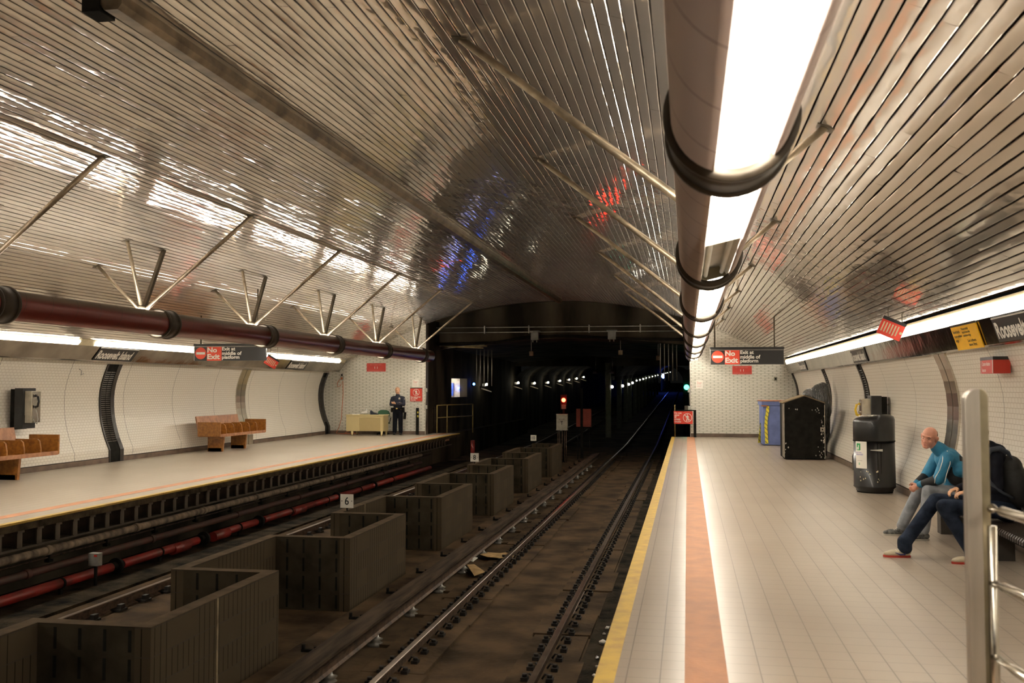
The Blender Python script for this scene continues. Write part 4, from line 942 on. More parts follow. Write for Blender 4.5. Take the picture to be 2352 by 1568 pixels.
# ------------------------------------------------------------------ right platform: boxes, bag, bin
t = thing('storage_crate', 'blue wooden crate with hazard tape standing by the right end wall', 'crate', (2.72, 32.9, 0))
BLUE = mat('crate_blue', (0.135, 0.18, 0.40), 0.7, var=0.12, scale=3)
mb = MB(); mb.box(-0.36, 0.66, -0.7, 0.95, 0.02, 1.36); mb.build('crate_body', BLUE, t, bevel=0.01)
mb = MB(); mb.box(-0.40, 0.70, -0.74, 0.99, 1.27, 1.40); mb.build('lid_frame', BLUE, t, bevel=0.008)
mb = MB(); mb.box(-0.42, 0.72, -0.75, 1.0, 1.40, 1.425); mb.box(-0.41, -0.20, -0.75, -0.74, 1.24, 1.28); mb.build('rusty_lid_edge', mat('crate_rust', (0.42, 0.17, 0.08), 0.7, var=0.2, scale=8), t)
TAPE = mat('hazard_tape', (0.70, 0.60, 0.04), 0.5, var=0.05)
def hazard():
    m, tt, b = nt('hazard_stripes'); tc = tt.nodes.new('ShaderNodeTexCoord'); sp = tt.nodes.new('ShaderNodeSeparateXYZ'); tt.links.new(tc.outputs['Object'], sp.inputs[0])
    f = M(tt, 'FRACT', M(tt, 'MULTIPLY', M(tt, 'ADD', sp.outputs[2], M(tt, 'MULTIPLY', sp.outputs[0], 1.0)), 7.0))
    tt.links.new(mixc(tt, M(tt, 'GREATER_THAN', f, 0.68), (0.72, 0.62, 0.03), (0.30, 0.25, 0.03)), b.inputs['Base Color']); b.inputs['Roughness'].default_value = 0.5
    return m
HZ = hazard()
mb = MB()
P = [(-0.20, 1.25), (-0.22, 1.05), (-0.25, 0.9), (-0.27, 0.6), (-0.26, 0.35), (-0.25, 0.06)]
for (x0, z0), (x1, z1) in zip(P, P[1:]): mb.poly([(x0-0.045, -0.715, z0), (x0+0.035, -0.735, z0), (x1+0.045, -0.735, z1), (x1-0.055, -0.712, z1)])
o = mb.build('hazard_tape', HZ, t); so = o.modifiers.new('s', 'SOLIDIFY'); so.thickness = 0.004
mb = MB(); mb.poly([(-0.42, -0.3, 0.70), (-0.40, -0.25, 0.70), (-0.40, -0.2, 0.06), (-0.50, -0.3, 0.06)]); o = mb.build('hazard_tape', HZ, t); so = o.modifiers.new('s', 'SOLIDIFY'); so.thickness = 0.004

SCUFF = mat('cabinet_black_scuffed', (0.012, 0.011, 0.009), 0.8, var=0.2)
t = thing('street_cabinet', 'tall scuffed black cabinet with a gabled top beside the blue crate', 'cabinet', (2.93, 26.5, 0))
mb = MB(); W = 0.50
mb.prism([(-W,0.03),(W,0.03),(W,1.44),(0.02,1.62),(-W,1.44)], (0, 0.60, 0), (1,0,0), (0,0,1), 1.1); mb.build('cabinet_body', SCUFF, t, bevel=0.006)
mb = MB(); mb.prism([(-W-0.02,1.44),(0.02,1.625),(W+0.02,1.44),(W+0.02,1.465),(0.02,1.65),(-W-0.02,1.465)], (0, 0.62, 0), (1,0,0), (0,0,1), 1.06); mb.build('roof_sheet', mat('cabinet_roof_dust', (0.27, 0.20, 0.12), 0.8), t)
mb = MB()
for y in (-0.42, -0.30, -0.10): mb.box(-W-0.012, -W, y, y+0.03, 0.06, 1.42)
mb.build('worn_side_strip', mat('bare_edge', (0.45, 0.40, 0.33), 0.5, metal=0.5), t)
mb = MB(); mb.box(-W-0.006, -W+0.008, -0.506, -0.49, 0.05, 1.44); mb.box(W-0.008, W+0.006, -0.506, -0.49, 0.05, 1.40); mb.build('worn_corner', mat('bare_edge', (0.45, 0.40, 0.33), 0.5, metal=0.5), t)
mb = MB(); random.seed(5)
for (cx, cz, n_, sx, sz) in ((0.46, 0.75, 16, 0.04, 0.22), (0.40, 0.10, 16, 0.10, 0.09), (-0.2, 1.28, 4, 0.08, 0.02), (0.36, 1.26, 8, 0.08, 0.05), (-0.46, 0.35, 6, 0.03, 0.2), (0.47, 0.5, 12, 0.03, 0.15)):
    for k in range(n_):
        x = min(W-0.005, max(-W+0.005, cx + random.gauss(0, sx))); z = max(0.05, cz + random.gauss(0, sz)); a = random.uniform(0.004, 0.022); N = 6
        mb.poly([(x + a*cos(2*pi*i/N)*random.uniform(.5,1.2), -0.5015, z + a*1.5*sin(2*pi*i/N)*random.uniform(.5,1.2)) for i in range(N)])
mb.build('paint_chip', mat('chipped_primer', (0.50, 0.47, 0.40), 0.6), t, fix=False)
mb = MB(); mb.box(0.39, 0.49, -0.515, -0.50, 0.72, 0.83); mb.build('lock_plate', mat('bare_edge', (0.45, 0.40, 0.33), 0.5, metal=0.5), t); mb = MB(); mb.tube((0.44, -0.52, 0.775), (0.44, -0.512, 0.775), 0.02); mb.build('keyhole', BLACKM, t)

# bulging black refuse bag behind the cabinet
def bag_mat(name, col):
    m, tt, b = nt(name); b.inputs['Base Color'].default_value = (*col, 1); b.inputs['Roughness'].default_value = 0.18; b.inputs['Coat Weight'].default_value = 1.0; b.inputs['Coat Roughness'].default_value = 0.08; b.inputs['Specular IOR Level'].default_value = 1.0
    tc = tt.nodes.new('ShaderNodeTexCoord'); mp = tt.nodes.new('ShaderNodeMapping'); mp.inputs['Scale'].default_value = (1, 1, 0.35); tt.links.new(tc.outputs['Object'], mp.inputs[0])
    n = tt.nodes.new('ShaderNodeTexNoise'); n.inputs['Scale'].default_value = 16; n.inputs['Detail'].default_value = 4; n.inputs['Distortion'].default_value = 1.2; tt.links.new(mp.outputs[0], n.inputs['Vector'])
    bp = tt.nodes.new('ShaderNodeBump'); bp.inputs['Strength'].default_value = 1.0; bp.inputs['Distance'].default_value = 0.09; tt.links.new(bp.outputs[0], b.inputs['Coat Normal']); tt.links.new(n.outputs['Fac'], bp.inputs['Height']); tt.links.new(bp.outputs[0], b.inputs['Normal'])
    return m
t = thing('refuse_bag', 'large shiny black refuse bag piled behind the black cabinet', 'bag', (3.50, 27.75, 0))
mb = MB(); mb.cap((0.0, 0, 0.30), (0.02, 0, 1.25), 0.26, 0.30); mb.cap((0.02, 0, 1.2), (0.06, 0, 1.72), 0.33, 0.24); mb.ell((-0.20, 0.0, 1.62), (0.22, 0.2, 0.20)); mb.ell((0.12, 0.0, 1.82), (0.16, 0.18, 0.17))
mb.box(-0.22, 0.22, -0.2, 0.2, 0.02, 0.4)
o = remesh_obj(mb, 'bag_body', bag_mat('refuse_bag_plastic', (0.018, 0.018, 0.018)), t, 0.03, 6)
for v in o.data.vertices:
    a = atan2(v.co.y, v.co.x); v.co += Vector((cos(a), sin(a), 0))*0.018*sin(a*11 + v.co.z*6)
    v.co.x = min(v.co.x, 0.17 + prof_at(min(v.co.z, 2.2)) if v.co.z > 0.1 else 0.16)
    v.co.z = max(v.co.z, 0.004)

t = thing('litter_bin', 'round black litter bin with domed top and white poster near the man in blue', 'bin', (3.25, 18.3, 0))
GLB = mat('bin_gloss_black', (0.006, 0.006, 0.006), 0.34, var=0.2, coat=0.12)
mb = MB(); mb.lathe([(0.30,0.02),(0.315,0.03),(0.315,0.06),(0.36,0.10),(0.352,0.12),(0.345,0.90)], n=48); mb.build('bin_body', GLB, t)
mb = MB(); mb.lathe([(0.28,0.0),(0.30,0.0),(0.30,0.06),(0.28,0.06)], n=32); mb.build('plinth', BLACKM, t)
mb = MB(); mb.lathe([(0.348,0.905),(0.352,0.92),(0.352,1.28),(0.335,1.33),(0.28,1.365),(0.24,1.37),(0.22,1.33),(0.0,1.31)], n=48)
for v in mb.bm.verts:
    if v.co.z > 1.27 and v.co.x < 0.05: v.co.z -= 0.05*min(1, (0.05 - v.co.x)*4)
mb.build('hood', GLB, t)
mb = MB(); mb.lathe([(0.20,1.331),(0.205,1.34),(0.12,1.36),(0.05,1.338),(0.0,1.338)], n=32, c=(-0.06,-0.02,0)); mb.build('ashtray_rim', STEEL, t)
mb = MB(); mb.lathe([(0.353,0.895),(0.356,0.90),(0.356,0.91),(0.353,0.915)], n=48); mb.build('joint_line', BLACKM, t)
def curved(parent, name, m_, a0, a1, z0, z1, R, n=10, taper=0):
    mb = MB()
    for i in range(n):
        b0 = a0 + (a1-a0)*i/n; b1 = a0 + (a1-a0)*(i+1)/n; s0 = taper*(1 - i/n); s1 = taper*(1 - (i+1)/n)
        mb.poly([(R*cos(b0), R*sin(b0), z0+s0), (R*cos(b1), R*sin(b1), z0+s1), (R*cos(b1), R*sin(b1), z1-s1), (R*cos(b0), R*sin(b0), z1-s0)])
    o = mb.build(name, m_, parent, fix=False); s_ = o.modifiers.new('s', 'SOLIDIFY'); s_.thickness = 0.003; return o
curved(t, 'poster', SWHITE, radians(203), radians(240), 0.43, 0.90, 0.362)
curved(t, 'poster_emblem', GREENP, radians(208), radians(221), 0.745, 0.865, 0.3665)
curved(t, 'emblem_figure', SWHITE, radians(213.5), radians(216.5), 0.76, 0.835, 0.3690)
curved(t, 'emblem_figure', SWHITE, radians(209.5), radians(212.5), 0.755, 0.80, 0.3690)
def on_bin(s_, a, z, h, wd, m_):
    d = Vector((cos(a), sin(a), 0)); ux = Vector((-sin(a), cos(a), 0)); text(t, 'print_line', s_, d*0.3685 + Vector((0,0,z)) - ux*wd/2, ux, (0,0,1), h, wd, m_, bold=0.02)
on_bin('GET IT FOR A', radians(217), 0.695, 0.022, 0.12, INKB); on_bin('GREEN PLANET!', radians(219), 0.660, 0.024, 0.155, INKB)
on_bin('please use this bin', radians(220), 0.56, 0.012, 0.10, INK); curved(t, 'print_spot', mat('pale_green', (0.35, 0.6, 0.4), 0.6), radians(215), radians(219), 0.49, 0.53, 0.3660, n=3)
curved(t, 'door_gap', BLACKM, radians(268), radians(270), 0.12, 0.89, 0.351, n=2)
curved(t, 'door_gap', BLACKM, radians(278), radians(279), 0.35, 0.88, 0.352, n=2)
curved(t, 'hasp', mat('hasp_silver', (0.65, 0.66, 0.60), 0.4, metal=0.3), radians(250), radians(283), 0.735, 0.775, 0.358, taper=0.016)
mb = MB(); random.seed(9)
for k in range(16):
    a = radians(random.uniform(215, 275)); z = random.choice([0.22, 0.36, 0.38, 0.25]) + random.gauss(0, 0.02); q = random.uniform(0.004, 0.011)
    c = Vector((cos(a)*0.3585, sin(a)*0.3585, z)); ux = Vector((-sin(a), cos(a), 0)); mb.poly([c + ux*q*cos(2*pi*i/6) + Vector((0,0,q*1.3*sin(2*pi*i/6))) for i in range(6)])
mb.build('paint_chip', CREAM, t, fix=False)

# ------------------------------------------------------------------ slatted bench on the right platform
t = thing('slatted_bench', 'long dark slatted bench along the right tile wall under the two seated men', 'bench', (3.40, 8.9, 0))
mb = MB(); L = 4.9; y = 0.0
def slat_pts():
    return [(-0.36,0.415),(-0.34,0.44),(-0.05,0.43),(0.10,0.43),(0.17,0.50),(0.23,0.70),(0.26,0.88)]
SP = slat_pts()
while y < L:
    a = [(x, z) for x, z in SP]; b = [(x + (0.012 if i > 3 else 0), z - 0.035 + (0.02 if i > 3 else 0)) for i, (x, z) in enumerate(SP)]
    mb.sweep(a + b[::-1], y, y + 0.038, closed=True, cap=True); y += 0.066
mb.build('slats', WOODD, t)['kind'] = 'stuff'
mb = MB()
for x, z in ((-0.28, 0.375), (0.0, 0.37)): mb.box(x-0.03, x+0.03, 0, L, z-0.03, z+0.02)
mb.build('bearer', BLACKM, t)
for yy in (0.45, 2.4, 4.3):
    mb = MB(); mb.box(-0.27, 0.02, yy, yy+0.18, 0, 0.35); mb.build('pedestal', mat('pedestal_dark', (0.06, 0.05, 0.04), 0.7), t)

# ------------------------------------------------------------------ stainless guard rail at the right edge of the frame
t = thing('guard_rail', 'stainless steel post with looped tubular rails, closest to the camera at right', 'railing', (1.25, 4.60, 0))
mb = MB(); pr = []
def stad(w_, d, n=8):
    return [(w_ - d + d*cos(a), d*sin(a)) for a in [(-pi/2) + pi*i/n for i in range(n+1)]] + [(-(w_ - d) + d*cos(a), d*sin(a)) for a in [pi/2 + pi*i/n for i in range(n+1)]]
def flat_post(x0, x1, y0, y1, ztop, round_left):
    mb = MB(); W = x1 - x0; r = min(0.055, W)
    pts = [(x0, 0)] + ([(x0, ztop - r)] + [(x0 + r - r*cos(a), ztop - r + r*sin(a)) for a in [pi/2*i/6 for i in range(1, 7)]] if round_left else [(x0, ztop)])
    pts += [(x1, ztop)] if round_left else [(x1 - r + r*sin(a), ztop - r + r*cos(a)) for a in [pi/2*i/6 for i in range(0, 7)]]
    pts += [(x1, 0)]
    mb.prism(pts, (0, y1, 0), (1,0,0), (0,0,1), y1 - y0); return mb
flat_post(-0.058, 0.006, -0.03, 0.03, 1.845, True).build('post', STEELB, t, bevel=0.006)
flat_post(0.006, 0.048, 0.0, 0.055, 1.845, False).build('post', mat('post_olive_shade', (0.36, 0.31, 0.21), 0.4, metal=0.7), t, bevel=0.006)  # right half of the steel post, its shade painted in as olive
def rail_loop(z, y_end, zb):
    mb = MB(); r = 0.021; P = [(0.045, -0.02, z)]
    dy = y_end
    P += [(0.06, -0.12, z), (0.085, dy + 0.06, z), (0.091, dy + 0.02, z - 0.012), (0.094, dy - 0.004, z - 0.045), (0.096, dy - 0.008, z - 0.10), (0.096, dy - 0.008, zb)]
    mb.path(P, r, n=14); return mb
rail_loop(1.325, -0.52, 0.40).build('tube_rail', STEEL, t)
rail_loop(1.005, -0.38, 0.62).build('tube_rail', STEEL, t)
mb = MB(); mb.path([(0.045, -0.02, 0.69), (0.07, -0.2, 0.685), (0.096, -0.50, 0.68)], 0.021, n=14); mb.build('tube_rail', STEEL, t)
mb = MB(); mb.tube((0.045, -0.02, 0.02), (0.045, -0.02, 1.25), 0.020, n=14); mb.build('tube_upright', STEEL, t)
mb = MB(); mb.tube((0.096, -0.53, 0.0), (0.096, -0.53, 0.40), 0.021, n=14); mb.box(-0.08, 0.15, -0.6, 0.08, 0.0, 0.008); mb.build('floor_plate', STEEL, t)

# ------------------------------------------------------------------ people
def Rm(fwd, up=(0,0,1)):
    f = Vector(fwd).normalized(); u = Vector(up); r = f.cross(u).normalized(); u = r.cross(f)
    return Matrix((r, f, u)).transposed()         # columns: right, forward, up
def add_head(mb, c, R, s=1.0, ear=True):
    """head centred at c; R columns right, forward, up"""
    P = lambda x, y, z: Vector(c) + R @ (Vector((x, y, z))*s)
    e = lambda x, y, z, a, b, d: mb.ell(P(x, y, z), (a*s, b*s, d*s), R)
    e(0, -0.012, 0.035, 0.078, 0.096, 0.085)                 # skull
    e(0, 0.020, -0.02, 0.068, 0.076, 0.088)                  # face
    e(0, 0.050, -0.085, 0.040, 0.040, 0.030)                 # chin
    e(0.040, 0.012, -0.065, 0.027, 0.046, 0.032); e(-0.040, 0.012, -0.065, 0.027, 0.046, 0.032)   # jaw
    e(0, 0.078, 0.030, 0.050, 0.020, 0.014)                  # brow
    e(0.036, 0.066, -0.022, 0.022, 0.024, 0.020); e(-0.036, 0.066, -0.022, 0.022, 0.024, 0.020)   # cheeks
    mb.cap(P(0, 0.092, 0.012), P(0, 0.112, -0.022), 0.009*s, 0.013*s, n=10)                        # nose
    e(0.011, 0.098, -0.027, 0.010, 0.011, 0.008); e(-0.011, 0.098, -0.027, 0.010, 0.011, 0.008)
    e(0, 0.086, -0.055, 0.024, 0.012, 0.006); e(0, 0.084, -0.067, 0.021, 0.012, 0.007)             # lips
    if ear:
        for q in (1, -1):
            e(q*0.081, -0.012, 0.0, 0.012, 0.021, 0.034); e(q*0.090, -0.020, 0.008, 0.009, 0.016, 0.025)
def face_bits(t, body, c, R, s=1.0, look=0):
    P = lambda x, y, z: Vector(c) + R @ (Vector((x, y, z))*s)
    for q in (1, -1):
        mb = MB(); mb.ell(P(q*0.031, 0.0775, 0.006), (0.0120*s, 0.0085*s, 0.0038*s), R, n=12, m=8); mb.build('eye', EYEW, body)
        mb = MB(); mb.ell(P(q*0.031, 0.0865, 0.007), (0.0070*s, 0.003*s, 0.0036*s), R, n=10, m=6); mb.build('iris', EYED, body)
        mb = MB(); mb.path([P(q*0.014, 0.094, 0.026), P(q*0.030, 0.097, 0.032), P(q*0.050, 0.082, 0.027)], [0.003*s, 0.004*s, 0.002*s], n=6); mb.build('eyebrow', HAIR, body)
    mb = MB(); mb.ell(P(0, 0.093, -0.055), (0.022*s, 0.006*s, 0.005*s), R, n=12, m=6); mb.ell(P(0, 0.091, -0.066), (0.018*s, 0.006*s, 0.006*s), R, n=12, m=6); mb.build('lips', LIP, body)
def add_hand(mb, wrist, palm_dir, palm_n, thumb_side, curl=0.5, L=0.175, spread=0.12):
    """palm_dir: towards the fingers; palm_n: out of the palm (fingers curl towards it); thumb_side: towards the thumb"""
    d = Vector(palm_dir).normalized(); n = Vector(palm_n); n = (n - d*n.dot(d)).normalized(); s = Vector(thumb_side); s = (s - d*s.dot(d) - n*s.dot(n)).normalized()
    w_ = Vector(wrist); k = L/0.185
    R = Matrix((s, d, n)).transposed()
    mb.ell(w_ + d*0.048*k, (0.040*k, 0.052*k, 0.015*k), R, n=14, m=8); mb.cap(w_ - d*0.02, w_ + d*0.03*k, 0.026*k, 0.028*k, n=12)
    for i, (off, ln) in enumerate(((0.030, 0.078), (0.010, 0.086), (-0.011, 0.080), (-0.030, 0.064))):
        a = w_ + d*(0.086 - abs(off)*0.25)*k + s*off*k; dirn = (d + s*off*spread*8).normalized(); ang = 0
        p = a - dirn*0.012; seg = [0.45, 0.30, 0.25]; c_ = curl*(1 + 0.12*i)
        for j, f in enumerate(seg):
            ang += c_*(0.75 if j == 0 else 1.0)
            dd = (dirn*cos(ang) + n*sin(ang)).normalized(); q = p + dd*(ln*k*f + (0.012 if j == 0 else 0)); r0 = (0.0095 - 0.0008*j)*k; mb.cap(p, q, r0, r0*0.93, n=8); p = q
    a = w_ + d*0.022*k + s*0.030*k; dd = (d*0.62 + s*0.75 + n*0.35).normalized(); b = a + dd*0.040*k; mb.cap(a, b, 0.0135*k, 0.0115*k, n=8)
    dd = (d*0.85 + s*0.25 + n*0.5).normalized(); c = b + dd*0.032*k; mb.cap(b, c, 0.0112*k, 0.0095*k, n=8)
V = Vector
def sneaker(t, name, heel, toe_dir, m_up, m_sole, L=0.29, extra=None):
    d = V((toe_dir[0], toe_dir[1], 0)).normalized(); r = V((d.y, -d.x, 0)); h = V(heel); tilt = toe_dir[2] if len(toe_dir) > 2 else 0
    d3 = V((d.x, d.y, tilt)).normalized(); up = r.cross(d3).normalized() 
    if up.z < 0: up = -up
    R = Matrix((r, d3, up)).transposed(); P = lambda x, y, z: h + R @ V((x, y, z))
    mb = MB(); mb.ell(P(0, 0.07, 0.055), (0.040, 0.075, 0.050), R); mb.ell(P(0, 0.17, 0.042), (0.046, 0.09, 0.038), R); mb.ell(P(0, L-0.065, 0.035), (0.043, 0.062, 0.030), R); mb.cap(P(0, 0.055, 0.07), P(0, 0.06, 0.105), 0.040, 0.038)
    o = remesh_obj(mb, name, m_up, t, 0.008, 2)
    mb = MB(); N = 24; out = []
    for i in range(N):
        a = 2*pi*i/N; y = L/2 + (L/2)*cos(a); wd = 0.046 + 0.004*cos(a); out.append((wd*sin(a)*(1 - 0.12*(cos(a) < -0.5)), y))
    A = [mb.bm.verts.new(P(x, y, 0.0)) for x, y in out]; B = [mb.bm.verts.new(P(x*1.03, y, 0.022)) for x, y in out]
    mb.bm.faces.new(A); mb.bm.faces.new(B)
    for i in range(N): mb.bm.faces.new((A[i], A[(i+1)%N], B[(i+1)%N], B[i]))
    mb.build('sole', m_sole, o)
    if extra:
        mb = MB()
        for k in range(4): mb.path([P(-0.028, 0.13+k*0.022, 0.078-k*0.007), P(0, 0.135+k*0.022, 0.090-k*0.008), P(0.028, 0.13+k*0.022, 0.078-k*0.007)], 0.0035, n=5)
        mb.build('laces', extra[0], o)
        if len(extra) > 1:
            for sd in (-1, 1):
                mb = MB(); mb.path([P(sd*0.042, 0.05, 0.075), P(sd*0.046, 0.075, 0.036), P(sd*0.048, 0.12, 0.034), P(sd*0.046, 0.17, 0.055)], [0.004, 0.009, 0.007, 0.003], n=6); mb.build('side_curve', extra[1], o)
    return o
JEANSG = mat('jeans_pale_grey', (0.27, 0.285, 0.31), 0.85, var=0.18, scale=7, bump=0.8, bscale=10)
JEANSD = mat('jeans_dark_blue', (0.022, 0.030, 0.050), 0.85, var=0.3, scale=7, bump=0.8, bscale=10)
TEAL = mat('jacket_blue', (0.022, 0.20, 0.36), 0.65, var=0.12, scale=8, bump=0.7, bscale=9)
JBLK = mat('jacket_black', (0.012, 0.013, 0.015), 0.7, var=0.1)
NAVY = mat('hoodie_navy', (0.016, 0.017, 0.024), 0.85, var=0.2, bump=0.15, bscale=18)

# --- man in blue jacket, seated, forearms on thighs, head turned to the camera
t = thing('person', 'bald seated man in a blue and black jacket and pale grey jeans, hands clasped', 'person', (3.3, 12.8, 0))
o0 = V((3.3, 12.8, 0))
def L_(p): return V(p) - o0
hc = V((2.90, 12.72, 1.232)); HR = Rm((-0.56, -0.81, -0.16), (0.20, -0.12, 1.0))
mb = MB(); add_head(mb, hc - o0, HR, 1.10)
mb.cap(L_((3.03, 12.78, 1.06)), L_((2.94, 12.75, 1.17)), 0.064, 0.060)
# body under the clothes, one continuous surface down to wrists
mb.cap(L_((3.28, 12.8, 0.60)), L_((3.16, 12.8, 0.94)), 0.10, 0.10); mb.cap(L_((3.16, 12.8, 0.94)), L_((3.04, 12.78, 1.09)), 0.07, 0.06)
shL, shR = V((3.08, 12.60, 1.00)), V((3.06, 12.99, 0.99)); elL, elR = V((2.96, 12.57, 0.74)), V((2.92, 13.02, 0.74)); wrL, wrR = V((2.775, 12.70, 0.665)), V((2.77, 12.87, 0.655))
for sh, el, wr in ((shL, elL, wrL), (shR, elR, wrR)):
    mb.cap(L_((3.13, 12.8, 0.98)), L_(sh), 0.06, 0.05); mb.cap(L_(sh), L_(el), 0.045, 0.038); mb.cap(L_(el), L_(wr), 0.036, 0.026)
hipL, hipR = V((3.28, 12.70, 0.56)), V((3.28, 12.90, 0.56)); knL, knR = V((2.86, 12.62, 0.60)), V((2.84, 12.95, 0.60)); anL, anR = V((2.80, 12.62, 0.10)), V((2.62, 12.98, 0.10))
for hp, kn, an in ((hipL, knL, anL), (hipR, knR, anR)):
    mb.cap(L_(hp), L_(kn), 0.075, 0.050); mb.cap(L_(kn), L_(an), 0.048, 0.034)
add_hand(mb, L_((2.768, 12.715, 0.655)), (-0.78, 0.25, -0.55), (0.1, 0.95, -0.1), (0, 0.1, 1), 0.62)
add_hand(mb, L_((2.762, 12.85, 0.640)), (-0.78, -0.25, -0.60), (0.1, -0.95, -0.1), (0, -0.1, 1), 0.85)
body = remesh_obj(mb, 'body', SKIN, t, 0.0062, 1)
face_bits(t, body, hc - o0, HR, 1.10)
mb = MB(); P = lambda x, y, z: (hc - o0) + HR @ (V((x, y, z))*1.10)
mb.ell(P(0, -0.030, 0.032), (0.0865, 0.094, 0.070), HR @ Matrix.Rotation(radians(-26), 3, 'X'))
hair = remesh_obj(mb, 'hair', HAIR, t, 0.012, 1)
HI = HR.inverted()
bmh = bmesh.new(); bmh.from_mesh(hair.data)
dl = [v for v in bmh.verts if (lambda q: q.y > 0.035 or (q.z > 0.055 and q.y > -0.015))(HI @ (v.co - (hc - o0)))]
bmesh.ops.delete(bmh, geom=dl, context='VERTS'); bmh.to_mesh(hair.data); bmh.free()
mb = MB()
mb.cap(L_((3.30, 12.80, 0.62)), L_((3.24, 12.8, 0.80)), 0.165, 0.170, flat=1.15, hint=(0,0,1)); mb.cap(L_((3.24, 12.8, 0.80)), L_((3.13, 12.8, 0.97)), 0.175, 0.150)
mb.cap(L_((3.13, 12.68, 0.98)), L_((3.11, 12.92, 0.98)), 0.115, 0.115); mb.cap(L_((3.10, 12.79, 1.02)), L_((3.035, 12.77, 1.10)), 0.10, 0.082)
mb.cap(L_((3.22, 12.67, 0.86)), L_((3.18, 12.93, 0.86)), 0.12, 0.12)
jk = remesh_obj(mb, 'jacket', TEAL, t, 0.014, 4)
for nm, sh, el, wr in (('sleeve', shL, elL, wrL), ('sleeve', shR, elR, wrR)):
    mb = MB(); mb.cap(L_(sh), L_(el), 0.082, 0.066); sl_ = remesh_obj(mb, nm, TEAL, jk, 0.012, 3)
    mb = MB(); mb.cap(L_(el), L_(el + (wr-el)*0.80), 0.062, 0.048); remesh_obj(mb, 'forearm_panel', JBLK, jk, 0.012, 2)
    mb = MB(); mb.cap(L_(el + (wr-el)*0.84), L_(el + (wr-el)*0.97), 0.046, 0.042); remesh_obj(mb, 'cuff', TEAL, jk, 0.010, 2)
mb = MB(); mb.ell(L_((3.17, 12.665, 0.88)), (0.10, 0.075, 0.165), Matrix.Rotation(radians(24), 3, 'Y')); mb.ell(L_((3.19, 12.665, 0.76)), (0.10, 0.07, 0.10)); remesh_obj(mb, 'side_panel', JBLK, jk, 0.012, 3)
mb = MB(); mb.path([L_((3.075, 12.60, 1.085)), L_((3.10, 12.545, 1.03)), L_((3.085, 12.515, 0.93)), L_((3.05, 12.505, 0.84)), L_((3.03, 12.51, 0.76)), L_((3.02, 12.52, 0.70))], 0.0045, n=6)
mb.path([L_((3.02, 12.565, 1.03)), L_((3.00, 12.52, 0.96)), L_((2.965, 12.505, 0.86)), L_((2.915, 12.515, 0.77)), L_((2.91, 12.53, 0.70))], 0.0045, n=6); mb.build('piping', SWHITE, jk)
mb = MB(); mb.cap(L_((3.05, 12.77, 1.07)), L_((3.00, 12.76, 1.115)), 0.088, 0.082); col_ = remesh_obj(mb, 'collar', TEAL, jk, 0.012, 1)
mb = MB(); mb.cap(L_((3.32, 12.80, 0.56)), L_((3.26, 12.8, 0.60)), 0.14, 0.14)
for hp, kn, an in ((hipL, knL, anL), (hipR, knR, anR)):
    mb.cap(L_(hp), L_(kn), 0.100, 0.078); mb.cap(L_(kn), L_(an + V((0,0,0.03))), 0.078, 0.066)
remesh_obj(mb, 'jeans', JEANSG, t, 0.013, 3)
SHG = mat('shoe_grey', (0.13, 0.13, 0.12), 0.7, var=0.4, scale=30)
sneaker(t, 'shoe', L_((2.86, 12.62, 0.0)), (-1, -0.05), SHG, mat('sole_pale', (0.45, 0.42, 0.36), 0.6), extra=(SWHITE,))
sneaker(t, 'shoe', L_((2.68, 12.98, 0.0)), (-1, 0.05), SHG, mat('sole_pale', (0.45, 0.42, 0.36), 0.6), extra=(SWHITE,))

# --- man with backpack, seated nearer the camera, legs stretched
t = thing('person', 'seated man in a dark hoodie with backpack, dark jeans and red-soled cream shoes', 'person', (3.3, 11.2, 0)); o0 = V((3.3, 11.2, 0))
hc = V((3.03, 11.15, 1.36)); HR = Rm((-1.0, -0.05, -0.35), (0.1, 0, 1))
mb = MB(); add_head(mb, hc - o0, HR, 1.0); mb.cap(L_((3.13, 11.17, 1.20)), L_((3.07, 11.16, 1.30)), 0.06, 0.055)
mb.cap(L_((3.28, 11.2, 0.60)), L_((3.20, 11.2, 1.08)), 0.13, 0.13); mb.cap(L_((3.20, 11.2, 1.08)), L_((3.13, 11.17, 1.22)), 0.10, 0.06)
shL, shR = V((3.15, 11.00, 1.12)), V((3.14, 11.38, 1.12)); elL, elR = V((3.16, 10.97, 0.82)), V((3.10, 11.42, 0.82)); wrL, wrR = V((2.90, 11.03, 0.745)), V((2.86, 11.30, 0.76))
for sh, el, wr in ((shL, elL, wrL), (shR, elR, wrR)):
    mb.cap(L_((3.17, 11.2, 1.1)), L_(sh), 0.08, 0.055); mb.cap(L_(sh), L_(el), 0.045, 0.038); mb.cap(L_(el), L_(wr), 0.036, 0.026)
hipL, hipR = V((3.28, 11.08, 0.56)), V((3.28, 11.30, 0.56)); knL, knR = V((2.64, 11.00, 0.60)), V((2.66, 11.42, 0.62)); anL, anR = V((2.92, 11.08, 0.11)), V((2.31, 11.36, 0.12))
for hp, kn, an in ((hipL, knL, anL), (hipR, knR, anR)):
    mb.cap(L_(hp), L_(kn), 0.075, 0.050); mb.cap(L_(kn), L_(an), 0.046, 0.034)
add_hand(mb, L_((2.885, 11.035, 0.745)), (-0.92, 0.15, -0.05), (0.1, 0.2, -1), (0, 1, 0.2), 0.55)
add_hand(mb, L_((2.855, 11.29, 0.755)), (-0.85, -0.3, -0.1), (0.1, 0, -1), (0, -1, 0.2), 0.6)
body = remesh_obj(mb, 'body', SKIN2, t, 0.0065, 1); face_bits(t, body, hc - o0, HR)
mb = MB(); P = lambda x, y, z: (hc - o0) + HR @ V((x, y, z)); mb.ell(P(0, -0.020, 0.050), (0.084, 0.098, 0.082), HR); mb.ell(P(0, -0.055, 0.0), (0.074, 0.060, 0.070), HR); remesh_obj(mb, 'hair', HAIR, t, 0.010, 1)
